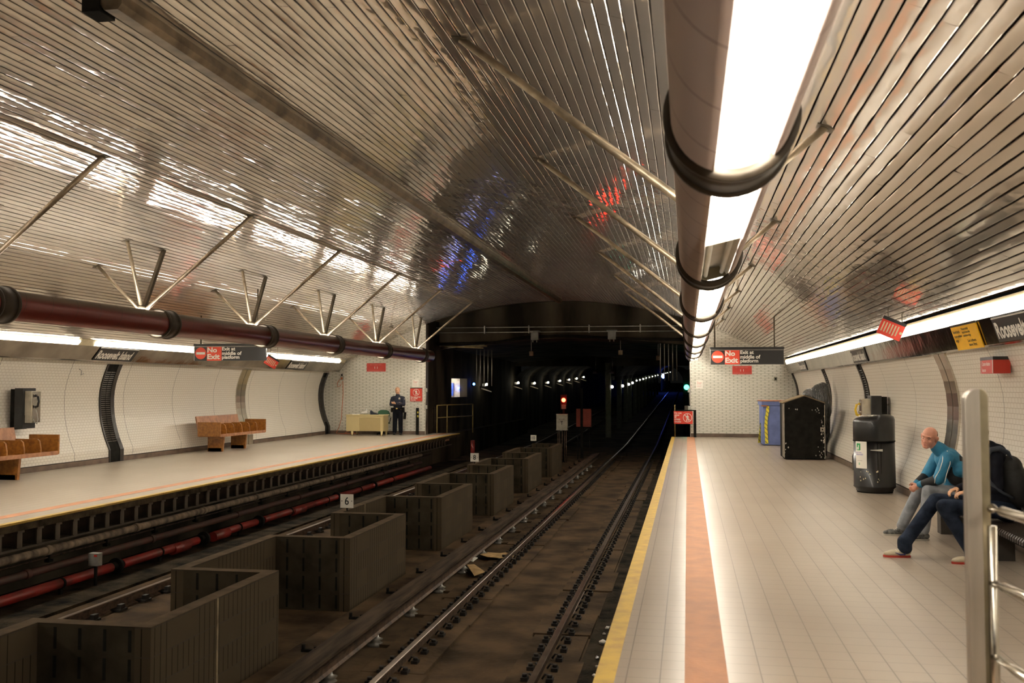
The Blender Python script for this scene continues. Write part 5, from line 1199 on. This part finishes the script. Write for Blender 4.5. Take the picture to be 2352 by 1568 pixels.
mb = MB(); mb.cap(L_((3.30, 11.2, 0.60)), L_((3.25, 11.2, 0.85)), 0.165, 0.165); mb.cap(L_((3.25, 11.2, 0.85)), L_((3.20, 11.2, 1.05)), 0.165, 0.14); mb.cap(L_((3.18, 11.07, 1.10)), L_((3.17, 11.31, 1.10)), 0.105, 0.105); mb.cap(L_((3.17, 11.18, 1.12)), L_((3.15, 11.18, 1.20)), 0.10, 0.09); mb.ell(L_((3.22, 11.18, 1.17)), (0.10, 0.13, 0.085))
for sh, el, wr in ((shL, elL, wrL), (shR, elR, wrR)):
    mb.cap(L_(sh), L_(el), 0.078, 0.064); mb.cap(L_(el), L_(el + (wr-el)*0.95), 0.062, 0.044)
remesh_obj(mb, 'hoodie', NAVY, t, 0.014, 4)
mb = MB(); mb.cap(L_((3.32, 11.2, 0.56)), L_((3.26, 11.2, 0.60)), 0.14, 0.14)
for hp, kn, an in ((hipL, knL, anL), (hipR, knR, anR)):
    mb.cap(L_(hp), L_(kn), 0.100, 0.078); mb.cap(L_(kn), L_(an + V((0,0,0.03))), 0.078, 0.072); mb.cap(L_(an + V((0,0,0.05))), L_(an + V((0.01,0,-0.015))), 0.072, 0.078)
remesh_obj(mb, 'jeans', JEANSD, t, 0.013, 3)
CRE = mat('shoe_cream', (0.52, 0.46, 0.33), 0.6, var=0.1); SRED = mat('sole_red', (0.42, 0.035, 0.02), 0.6); SBLU = mat('shoe_blue', (0.02, 0.03, 0.16), 0.5)
sneaker(t, 'shoe', L_((2.38, 11.36, 0.0)), (-1, -0.02), CRE, SRED, extra=(SWHITE, SBLU))
sneaker(t, 'shoe', L_((3.00, 11.08, 0.0)), (-1, -0.15), CRE, SRED, extra=(SBLU, SBLU))
# his backpack (worn, so it is a thing of its own)
t = thing('backpack', 'black backpack on the back of the man in the dark hoodie', 'backpack', (3.38, 11.08, 0.86))
mb = MB(); R = Matrix.Rotation(radians(-16), 3, 'Y'); mb.ell((-0.02, 0, 0.0), (0.14, 0.18, 0.28), R); mb.ell((-0.06, 0, 0.16), (0.12, 0.16, 0.12)); mb.ell((0.05, 0, -0.06), (0.10, 0.15, 0.19), R); o = remesh_obj(mb, 'pack_body', mat('backpack_black', (0.014, 0.014, 0.014), 0.75, var=0.2, bump=0.2), t, 0.014, 3)
b0 = V((3.38, 11.08, 0.86))
mb = MB(); mb.path([V(q) - b0 for q in ((3.34,10.99,1.08),(3.27,10.965,1.17),(3.19,10.955,1.215),(3.10,10.955,1.20),(3.035,10.96,1.10),(3.03,10.96,0.98),(3.08,10.93,0.86),(3.20,10.925,0.76),(3.32,10.96,0.70))], [0.016,0.026,0.028,0.028,0.026,0.024,0.020,0.014,0.012], n=8); mb.build('shoulder_strap', mat('strap_slate', (0.035, 0.045, 0.065), 0.7), t)
mb = MB(); mb.path([(0.03,-0.165,0.12),(0.055,-0.17,0.02),(0.06,-0.165,-0.10)], 0.007, n=6); mb.build('zip', mat('zip_grey', (0.06, 0.055, 0.045), 0.5, metal=0.3), t)

# --- police officer with folded arms by the left end wall
t = thing('person', 'bald police officer in dark navy uniform standing with folded arms by the end wall', 'person', (-11.08, 36.75, 0)); t.scale = (1.06, 1.06, 1.03)
UNI = mat('uniform_navy', (0.010, 0.013, 0.028), 0.75, var=0.15, bump=0.1, bscale=14); UNT = mat('uniform_trousers', (0.008, 0.009, 0.013), 0.8, var=0.15, bump=0.1, bscale=10)
hc = V((0.0, -0.06, 1.675)); HR = Rm((-0.10, -1.0, -0.38), (0, 0, 1))
mb = MB(); add_head(mb, hc, HR, 1.08); mb.cap((0.01, 0.0, 1.48), (0.0, -0.03, 1.60), 0.065, 0.058)
mb.cap((0.0, 0.02, 0.95), (0.01, 0.01, 1.36), 0.09, 0.08); mb.cap((-0.08, 0.0, 0.95), (-0.10, 0, 0.5), 0.08, 0.06); mb.cap((0.08, 0, 0.95), (0.11, 0, 0.5), 0.08, 0.06); mb.cap((-0.10, 0, 0.5), (-0.10, 0.0, 0.10), 0.055, 0.038); mb.cap((0.11, 0, 0.5), (0.12, 0.0, 0.10), 0.055, 0.038)
for q in (-1, 1):
    mb.cap((q*0.05, 0.0, 1.40), (q*0.20, 0.0, 1.40), 0.05, 0.045)
    mb.cap((q*0.20, 0, 1.40), (q*0.235, -0.06, 1.15), 0.045, 0.04)
mb.cap((0.235, -0.06, 1.15), (-0.05, -0.20, 1.19), 0.038, 0.028); mb.cap((-0.235, -0.06, 1.15), (0.05, -0.17, 1.17), 0.038, 0.028)
add_hand(mb, (-0.055, -0.205, 1.195), (-1, 0.05, 0.22), (0, 0.9, 0), (0, -0.1, 1), 0.25)
add_hand(mb, (0.06, -0.175, 1.165), (1, 0.1, 0.1), (0, 0.9, 0), (0, -0.1, 1), 0.4)
body = remesh_obj(mb, 'body', SKIN2, t, 0.0075, 1); face_bits(t, body, hc, HR, 1.08)
mb = MB(); mb.cap((0.0, 0.02, 1.00), (0.0, 0.0, 1.22), 0.165, 0.175, flat=0.8, hint=(0,1,0)); mb.cap((0, 0, 1.22), (0, 0, 1.36), 0.175, 0.15, flat=0.8, hint=(0,1,0)); mb.cap((-0.14, 0.0, 1.39), (0.14, 0.0, 1.39), 0.085, 0.085); mb.cap((0, 0, 1.40), (0, -0.02, 1.50), 0.10, 0.075)
for q in (-1, 1):
    mb.cap((q*0.20, 0.0, 1.38), (q*0.24, -0.06, 1.15), 0.075, 0.064)
mb.cap((0.24, -0.06, 1.15), (0.02, -0.19, 1.19), 0.062, 0.048); mb.cap((-0.24, -0.06, 1.15), (0.03, -0.16, 1.15), 0.062, 0.05)
sh = remesh_obj(mb, 'shirt', UNI, t, 0.014, 3)
mb = MB(); mb.cap((0, 0.02, 0.97), (0, 0.02, 0.90), 0.165, 0.165, flat=0.8, hint=(0,1,0))
for q in (-1, 1): mb.cap((q*0.09, 0.01, 0.88), (q*0.105, 0, 0.50), 0.105, 0.085); mb.cap((q*0.105, 0, 0.50), (q*0.115, 0.0, 0.13), 0.085, 0.078)
remesh_obj(mb, 'trousers', UNT, t, 0.014, 3)
mb = MB(); mb.lathe([(0.175,0.965),(0.185,0.97),(0.185,1.025),(0.175,1.03)], n=28, sy=0.82, c=(0,0.02,0)); mb.build('duty_belt', BLACKM, t)
mb = MB(); mb.box(-0.03, 0.03, -0.148, -0.135, 0.975, 1.02); mb.build('belt_buckle', mat('brass', (0.5, 0.4, 0.15), 0.35, metal=0.8), t)
mb = MB(); mb.prism([(-0.03,-0.035),(0.03,-0.035),(0.035,0.01),(0.0,0.045),(-0.035,0.01)], (0.10, -0.135, 1.375), (1,0,0), (0,0,1), 0.01); mb.build('badge', mat('badge_silver', (0.8, 0.75, 0.6), 0.3, metal=0.4), t)
mb = MB(); mb.box(0.255, 0.275, -0.06, 0.0, 1.32, 1.38, Matrix.Rotation(0.15, 3, 'Y'), (0.26,-0.03,1.35)); mb.build('shoulder_patch', mat('patch_pale', (0.45, 0.42, 0.40), 0.6), t)
mb = MB(); mb.box(-0.25, -0.18, -0.06, 0.03, 0.86, 1.02); mb.build('pouch', BLACKM, t)
mb = MB(); mb.box(0.19, 0.25, -0.05, 0.03, 0.84, 1.04); mb.tube((0.24, -0.01, 1.04), (0.27, -0.01, 1.22), 0.006); mb.build('radio', BLACKM, t)
mb = MB(); mb.box(0.23, 0.31, -0.05, 0.05, 0.60, 0.86, Matrix.Rotation(0.10, 3, 'Y'), (0.25,0,0.8)); mb.build('holster', BLACKM, t, bevel=0.01)
for q in (-1, 1):
    mb = MB(); mb.ell((q*0.12, -0.03, 0.05), (0.05, 0.13, 0.05)); mb.cap((q*0.118, 0.03, 0.06), (q*0.118, 0.02, 0.14), 0.05, 0.05)
    o = remesh_obj(mb, 'shoe', BLACK, t, 0.012, 2)
    for v in o.data.vertices: v.co.z = max(v.co.z, 0.002)

# ------------------------------------------------------------------ the tunnel beyond the station
def T(y): return max(0, y - 50)*GR
mb = MB()
# lintel closing the top of the bore
xs = [-14.4 + i*0.45 for i in range(42)]
def low(x): return 3.78 - 0.012*(x + 4.9)**2
xs = [x for x in xs if -10.3 <= x <= 0.3]
for a, b in zip(xs, xs[1:]):
    mb.poly([(a, 38.6, low(a)), (b, 38.6, low(b)), (b, 38.6, zc(b) + 0.5), (a, 38.6, zc(a) + 0.5)])
struct('wall_lintel', mb, CONCD, 'stained dark concrete face above the tunnel mouth', fix=False)
mb = MB(); pr = [(x, zc(x) + 0.09) for x in xs]; mb.sweep(pr, YE, 38.6); struct('tunnel_collar', mb, CONCD, fix=False)
mb = MB()
for a, b in zip(xs, xs[1:]): mb.poly([(a, 38.6, low(a)), (b, 38.6, low(b)), (b, 58, low(b) - 0.2), (a, 58, low(a) - 0.2)])
struct('tunnel_roof', mb, CONCD, fix=False)
mb = MB(); mb.box(0.15, 0.45, YE + 0.35, 60, -1.3, 5.4); struct('wall_tunnel_right', mb, CONCD)
mb = MB(); mb.box(-10.5, -10.15, YE + 0.35, 41.7, -1.3, 5.4); mb.box(-10.5, -10.15, 44.8, 60, -1.3, 5.4); mb.box(-10.5, -10.15, 41.7, 44.8, 2.25, 5.4); mb.box(-10.5, -10.15, 41.7, 44.8, -1.3, 1.40); struct('wall_tunnel_left', mb, CONCD)
mb = MB(); mb.box(-10.2, XLE-0.7, 38.7, 60, -1.3, -0.1); struct('tunnel_ledge', mb, CONCD)
mb = MB(); mb.poly([(-10.5, 50, ZT), (0.45, 50, ZT), (0.45, 270, ZT + T(270)), (-10.5, 270, ZT + T(270))]); struct('tunnel_floor', mb, CONCD)
# two long bores divided by a row of columns
for (x0, x1, nm) in ((-4.25, -0.25, 'tunnel_bore_right'), (-10.2, -4.75, 'tunnel_bore_left')):
    mb = MB(); n = 14; c = (x0+x1)/2; hw = (x1-x0)/2; pr = [(x0, -1.2)] + [(c - hw*cos(pi*i/n), 2.05 + 1.15*sin(pi*i/n)) for i in range(n+1)] + [(x1, -1.2)]
    if nm.endswith('right'): pr = pr[1:]
    else: pr = pr[:-1]
    R0 = [mb.bm.verts.new((x, 58, z + T(58))) for x, z in pr]; R1 = [mb.bm.verts.new((x, 265, z + T(265))) for x, z in pr]
    for i in range(len(pr)-1): mb.bm.faces.new((R0[i], R0[i+1], R1[i+1], R1[i]))
    struct(nm, mb, CONCD, fix=False)
mb = MB(); y = 58
mb2 = MB(); mb2.poly([(-10.5, 57.9, 3.1), (0.45, 57.9, 3.1), (0.45, 57.9, 4.0), (-10.5, 57.9, 4.0)]); struct('wall_bore_face', mb2, CONCD)
# columns with small lamps on the dividing line
cpro = None
lampW = emat('lamp_cool_white', (1.0, 0.97, 0.85), 25.0)
RD = [56.7, 66, 73, 78, 85.5, 91.6, 98.6, 107, 116, 126, 138, 150, 176, 190, 205, 222, 240, 258]
for i, y in enumerate(RD):
    if cpro is None:
        cpro = thing('tunnel_column', 'steel column in the row dividing the two dark tunnel bores', 'column', (0,0,0), 0, 'columns between the tunnel bores')
        mb = MB(); mb.box(-0.16, 0.16, -0.02, 0.02, 0, 4.3); mb.box(-0.16, -0.13, -0.15, 0.15, 0, 4.3); mb.box(0.13, 0.16, -0.15, 0.15, 0, 4.3); mb.build('shaft', mat('column_steel', (0.16, 0.18, 0.13), 0.5, metal=0.3), cpro)
        lpro = thing('tunnel_lamp', 'small white lamp on the column row of the tunnel', 'lamp', (0,0,0), 0, 'lamps along the column row')
        mb = MB(); mb.ell((0.24, -0.20, 0.02), (0.075, 0.06, 0.085), n=10, m=6); mb.build('bulb', lampW, lpro); mb = MB(); mb.box(0.10, 0.16, -0.24, -0.16, -0.16, 0.14); mb.build('bracket', SWHITE, lpro)
        c, l = cpro, lpro
    else: c, l = copy_tree(cpro), copy_tree(lpro)
    zl = {0: 1.85, 1: 1.92, 2: 2.05, 3: 2.17}.get(i, 1.85 + (y - 57)*0.0195)
    c.location = (-4.5, y, ZT + T(y)); l.location = (-4.5, y, zl)
    if i > 3: l.scale = (0.75, 0.75, 0.75)
    if i > 6: l.scale = (0.55, 0.55, 0.7)
LDY = [47.7, 56.9, 63.2, 69.5, 76.2, 82.2, 88, 94.0]
LP = [(-9.8, 1.99), (-9.8, 2.11), (-9.8, 2.12), (-9.8, 2.19), (-9.8, 2.35), (-9.8, 2.49), (-9.8, 2.64), (-9.8, 2.83)]
lpro = None
for i, (y, (x, z)) in enumerate(zip(LDY, LP)):
    if lpro is None:
        lpro = thing('wall_lamp', 'small warm white lamp on the left tunnel wall beyond the station', 'lamp', (0,0,0), 0, 'lamps along the left tunnel wall')
        mb = MB(); mb.ell((0, -0.05, 0), (0.085, 0.08, 0.09), n=10, m=6); mb.build('bulb', emat('lamp_warm_white', (1.0, 0.93, 0.72), 30.0), lpro)
        mb = MB(); mb.box(-0.30, -0.10, -0.06, 0.06, -0.12, 0.05); mb.build('bracket', SWHITE, lpro); mb = MB(); mb.prism([(-0.35,-0.30),(0.35,-0.52),(0.36,-0.46),(-0.33,-0.22)], (-0.05, 0.05, 0), (1,0,0), (0,0,1), 0.03); mb.build('cable_tray', mat('tray_cream', (0.6, 0.52, 0.4), 0.5), lpro)
        l = lpro
    else: l = copy_tree(lpro)
    l.location = (x, y, z); l.scale = (0.75, 0.75, 0.75)
# lit recess in the left tunnel wall with a blue lamp
t = thing('equipment_niche', 'brightly lit recess with blue glow in the left tunnel wall', 'niche', (-10.5, 42.6, 1.35))
mb = MB(); mb.poly([(-1.0,-0.9,0),(-1.0,2.2,0),(-1.0,2.2,0.9),(-1.0,-0.9,0.9)]); mb.poly([(-1.0,2.2,0),(0.0,2.2,0),(0.0,2.2,0.9),(-1.0,2.2,0.9)]); mb.poly([(-1.0,-0.9,0.9),(0.0,-0.9,0.9),(0.0,2.2,0.9),(-1.0,2.2,0.9)]); mb.poly([(-1.0,-0.9,0),(0.0,-0.9,0),(0.0,2.2,0),(-1.0,2.2,0)]); mb.build('recess_lining', mat('niche_cream', (0.55, 0.50, 0.40), 0.6), t)
mb = MB(); mb.box(-0.98, -0.85, 0.75, 2.0, 0.30, 0.75); mb.box(-0.7, -0.3, 2.10, 2.18, 0.1, 0.7); mb.build('panel_box', mat('panel_blue', (0.05, 0.12, 0.6), 0.4), t)
mb = MB(); mb.box(-0.98, -0.8, 1.45, 1.75, 0.1, 0.55); mb.build('red_box', mat('panel_rust', (0.30, 0.08, 0.04), 0.5), t)
mb = MB(); mb.tube((-0.55, 1.2, 0.78), (-0.55, 1.9, 0.78), 0.03); mb.build('lamp_tube', emat('niche_white', (1, 0.93, 0.75), 75.0), t)
mb = MB(); mb.ell((-0.06, 2.12, 0.45), (0.05, 0.05, 0.05)); mb.build('blue_lamp', emat('blue_glow', (0.04, 0.14, 1.0), 25.0), t)
mb = MB(); mb.box(0.0, 0.05, 0.05, 0.12, 0.0, 0.80); mb.build('post', mat('post_yellow', (0.6, 0.5, 0.2), 0.5), t)
t = thing('blue_lamp_bracket', 'blue glowing lamp on the left tunnel wall beside the lit recess', 'lamp', (-10.0, 45.6, 2.0)); mb = MB(); mb.ell((0,0,0), (0.06,0.06,0.06), n=10, m=6); mb.build('bulb', emat('blue_glow', (0.04, 0.14, 1.0), 25.0), t); mb = MB(); mb.box(-0.12, -0.03, -0.03, 0.03, -0.1, 0.1); mb.build('bracket', BLACKM, t)
# signals
t = thing('track_signal', 'lit red track signal above a white relay box at the end of the partition', 'signal', (-4.95, 39.6, ZT))
mb = MB(); mb.tube((0,0,0), (0,0,2.35), 0.05); mb.build('mast', BLACKM, t)
mb = MB(); mb.box(-0.13, 0.13, -0.02, 0.2, 2.12, 2.72); mb.build('signal_head', BLACKM, t)
mb = MB(); mb.ell((0, -0.06, 2.50), (0.085, 0.05, 0.085)); mb.build('red_lens', emat('signal_red', (1.0, 0.02, 0.008), 45.0), t)
mb = MB(); mb.box(-0.09, 0.09, -0.06, -0.02, 2.14, 2.32); mb.build('number_panel', mat('panel_pinkish', (0.30, 0.14, 0.10), 0.6), t)
t = thing('relay_box', 'white relay box with dark label below the red signal', 'box', (-4.98, 39.3, 0.14))
mb = MB(); mb.box(-0.22, 0.22, -0.12, 0.12, 0, 0.62); mb.build('box_body', mat('relay_white', (0.44, 0.42, 0.35), 0.5), t, bevel=0.01); mb = MB(); mb.box(-0.24, 0.24, -0.14, 0.10, -0.015, 0.0); mb.box(-0.24, 0.24, -0.14, 0.10, 0.62, 0.635); mb.build('rim', GALV, t)
text(t, 'marking', 'SIGNAL', (-0.12, -0.125, 0.40), (1,0,0), (0,0,1), 0.05, 0.24, INK, bold=0.01)
mb = MB(); mb.prism([(-0.06,0.36),(0.06,0.36),(0.015,0.29),(0.015,0.20),(-0.015,0.20),(-0.015,0.29)], (0,-0.125,0), (1,0,0), (0,0,1), 0.003); mb.build('symbol', INK, t)
mb = MB(); 
for x in (-0.17, -0.10, 0.0, 0.1, 0.17): mb.tube((x, 0, -1.31), (x, 0, 0), 0.018, n=8)
mb.build('feed_pipes', RUST, t)
t = thing('red_cabinet', 'dull red equipment cabinet just right of the white relay box', 'cabinet', (-4.25, 41.0, 0.20))
mb = MB(); mb.box(-0.34, -0.16, -0.1, 0.1, 0, 0.75); mb.box(-0.06, 0.28, -0.1, 0.1, 0, 0.75); mb.build('cabinet_body', mat('cabinet_red', (0.30, 0.05, 0.03), 0.6), t); mb = MB(); mb.box(-0.16, -0.06, -0.14, 0.1, -1.37, 1.6); mb.box(-0.3,-0.27,-0.05,0.0,-1.37,0); mb.box(0.2,0.23,-0.05,0.0,-1.37,0); mb.build('support', BLACKM, t)
t = thing('track_signal', 'lit green signal beside the edge of the right end wall', 'signal', (-0.04, 44.5, ZT))
mb = MB(); mb.tube((0,0.1,0), (0,0.1,3.3), 0.05); mb.box(-0.15, 0.15, 0.0, 0.2, 2.7, 3.8); mb.build('mast', BLACKM, t); mb = MB(); mb.ell((0.0, -0.03, 3.02), (0.115, 0.05, 0.115)); mb.build('green_lens', emat('signal_green', (0.05, 1.0, 0.55), 9.0), t)
mb = MB(); mb.box(-0.1, 0.12, -0.03, 0.0, 1.95, 2.2); mb.build('number_panel', SWHITE, t)
t = thing('blue_light', 'blue emergency lamp high in the right tunnel bore', 'lamp', (-3.9, 163, 3.65)); mb = MB(); mb.ell((0,0,0), (0.30, 0.2, 0.34), n=12, m=8); mb.build('bulb', emat('blue_lamp', (0.06, 0.14, 1.0), 70.0), t); mb = MB(); mb.box(-0.06, 0.06, 0.1, 0.5, -0.1, 0.6); mb.build('bracket', BLACKM, t)
# fixtures on the lintel
t = thing('lintel_pipes', 'two thin pipes running across the dark lintel above the tracks', 'pipe', (-5, 38.45, 4.05))
for z in (0.20, 0.0):
    mb = MB(); mb.tube((-5.0, 0, z), (5.0, 0, z - 0.02), 0.018, n=8); mb.build('pipe_run', GALV, t)
mb = MB()
for x in (-3.0, -1.2, 1.2, 3.2): mb.box(x-0.02, x+0.02, -0.03, 0.15, -0.05, 0.26)
mb.build('clamp', GALV, t)
for x, lab in ((-5.95, 'grey junction box on the lintel, left of centre'), (-2.90, 'grey junction box on the lintel, right of centre')):
    t = thing('lintel_box', lab, 'box', (x, 38.4, 3.72)); mb = MB(); mb.box(-0.15, 0.15, -0.08, 0.2, 0, 0.30); mb.box(-0.2, 0.2, -0.06, 0.2, 0.34, 0.37); mb.build('box_body', mat('box_grey', (0.22, 0.23, 0.22), 0.5), t)
    mb = MB(); 
    for dx in (-0.08, 0.08): mb.tube((dx, 0, -0.09), (dx, 0, 0), 0.02); mb.tube((dx, 0, 0.3), (dx, 0, 0.36), 0.015)
    mb.build('gland', GALV, t)
for x, z, y, lab in ((-6.22, 3.18, 39.2, 'hanging lamp head under the tunnel roof on the left'), (-2.62, 3.2, 39.2, 'hanging lamp head under the tunnel roof, right of centre'), (-1.15, 3.0, 40.0, 'hanging lamp head under the tunnel roof near the green signal')):
    t = thing('hanging_lamp', lab, 'lamp', (x, y, z)); mb = MB(); mb.tube((0,0,0.12), (0,0,0.66), 0.014, n=6); mb.build('stem', GALV, t); mb = MB(); mb.tube((0,0,-0.06), (0,0,0.12), 0.085, n=12); mb.build('head', mat('lamp_tan', (0.30, 0.22, 0.14), 0.6), t)
for x, z, y, lab in ((-4.6, 2.62, 50.0, 'left one of two thin hanging fittings in the tunnel'), (-3.75, 2.62, 50.0, 'right one of two thin hanging fittings in the tunnel')):
    t = thing('hanging_fitting', lab, 'lamp', (x, y, z)); mb = MB(); mb.tube((0,0,0.1), (0,0,0.75), 0.03, n=6); mb.build('stem', GALV, t); mb = MB(); mb.tube((0,0,-0.08), (0,0,0.1), 0.17, 0.08, n=12); mb.build('head', mat('lamp_purple', (0.10, 0.06, 0.07), 0.6), t)
for k, (x0, lab, n_) in enumerate(((-8.55, 'group of vertical pipes in the left half of the tunnel mouth', 5), (-1.05, 'group of vertical pipes beside the right pipe end in the tunnel mouth', 5))):
    t = thing('riser_pipes', lab, 'pipe', (x0, 39.5, 1.9 if k == 0 else 2.1))
    for q in range(n_):
        mb = MB(); mb.tube((q*0.16, 0, 0), (q*0.16, 0, 1.5 if k == 0 else 2.2), 0.022, n=8); mb.build('riser', GALV, t)
mb = MB()
for z0, x1 in ((3.62, 0), (3.56, 0.3)): mb.path([(-10.0, 0, z0 - 0.0), (-7.5, 0, z0 + 0.05), (-6.3, 0, z0 + 0.25), (-4.9, 0, z0+0.30), (-3.5, 0, z0+0.22), (-2.0, 0, z0+0.15), (0.1, 0, z0+0.1)], 0.03, n=6)
o = mb.build('cable_run', BLACKM); o.location = (0, 38.5, 0); tag(o, 'sagging bundle of black cables across the tunnel lintel', 'cable')
for z, lab in ((4.10, 'upper yellowish cable tray in the top left of the tunnel mouth'), (3.45, 'lower yellowish cable tray in the top left of the tunnel mouth')):
    t = thing('cable_tray', lab, 'tray', (-8.9, 38.9, z)); mb = MB(); mb.box(-0.9, 0.75, -0.1, 0.1, 0, 0.05, Matrix.Rotation(0.05, 3, 'Y'), (0,0,0)); mb.box(0.0, 0.9, -0.12, 0.12, 0.05, 0.09); mb.build('tray_body', mat('tray_ochre', (0.30, 0.24, 0.09), 0.6), t)
    mb = MB(); mb.path([(-1.2, 0, -0.1), (-0.6, 0, 0.02), (0.3, 0, 0.1), (0.8, 0, 0.12)], 0.03, n=6); mb.build('cable', GALV, t)
# yellow guard rails at the end of the left platform
t = thing('end_railing', 'ochre pipe railing standing at the end of the left platform', 'railing', (-9.95, 38.45, 0))
OCH = mat('railing_ochre', (0.30, 0.22, 0.07), 0.5)
for x, y in ((0, 0), (0.36, 0.8), (1.35, 3.0)):
    mb = MB(); mb.tube((x*0.6, y, -0.1), (x*0.6, y, 1.12), 0.028, n=8); mb.build('post', OCH, t)
for z in (1.12, 0.62):
    mb = MB(); mb.tube((0, 0, z), (0.81, 3.0, z), 0.022, n=8); mb.build('rail', OCH, t)
t = thing('dark_railing', 'dark bar railing beside the left end wall corner', 'railing', (-10.35, 38.2, 0))
for q in range(5):
    mb = MB(); mb.tube((q*0.07-0.0, q*0.1, 0), (q*0.07, q*0.1, 1.05), 0.014, n=6); mb.build('bar', RUST, t)
mb = MB(); mb.tube((0,0,1.05), (0.3,0.42,1.05), 0.02, n=6); mb.build('top_rail', RUST, t)
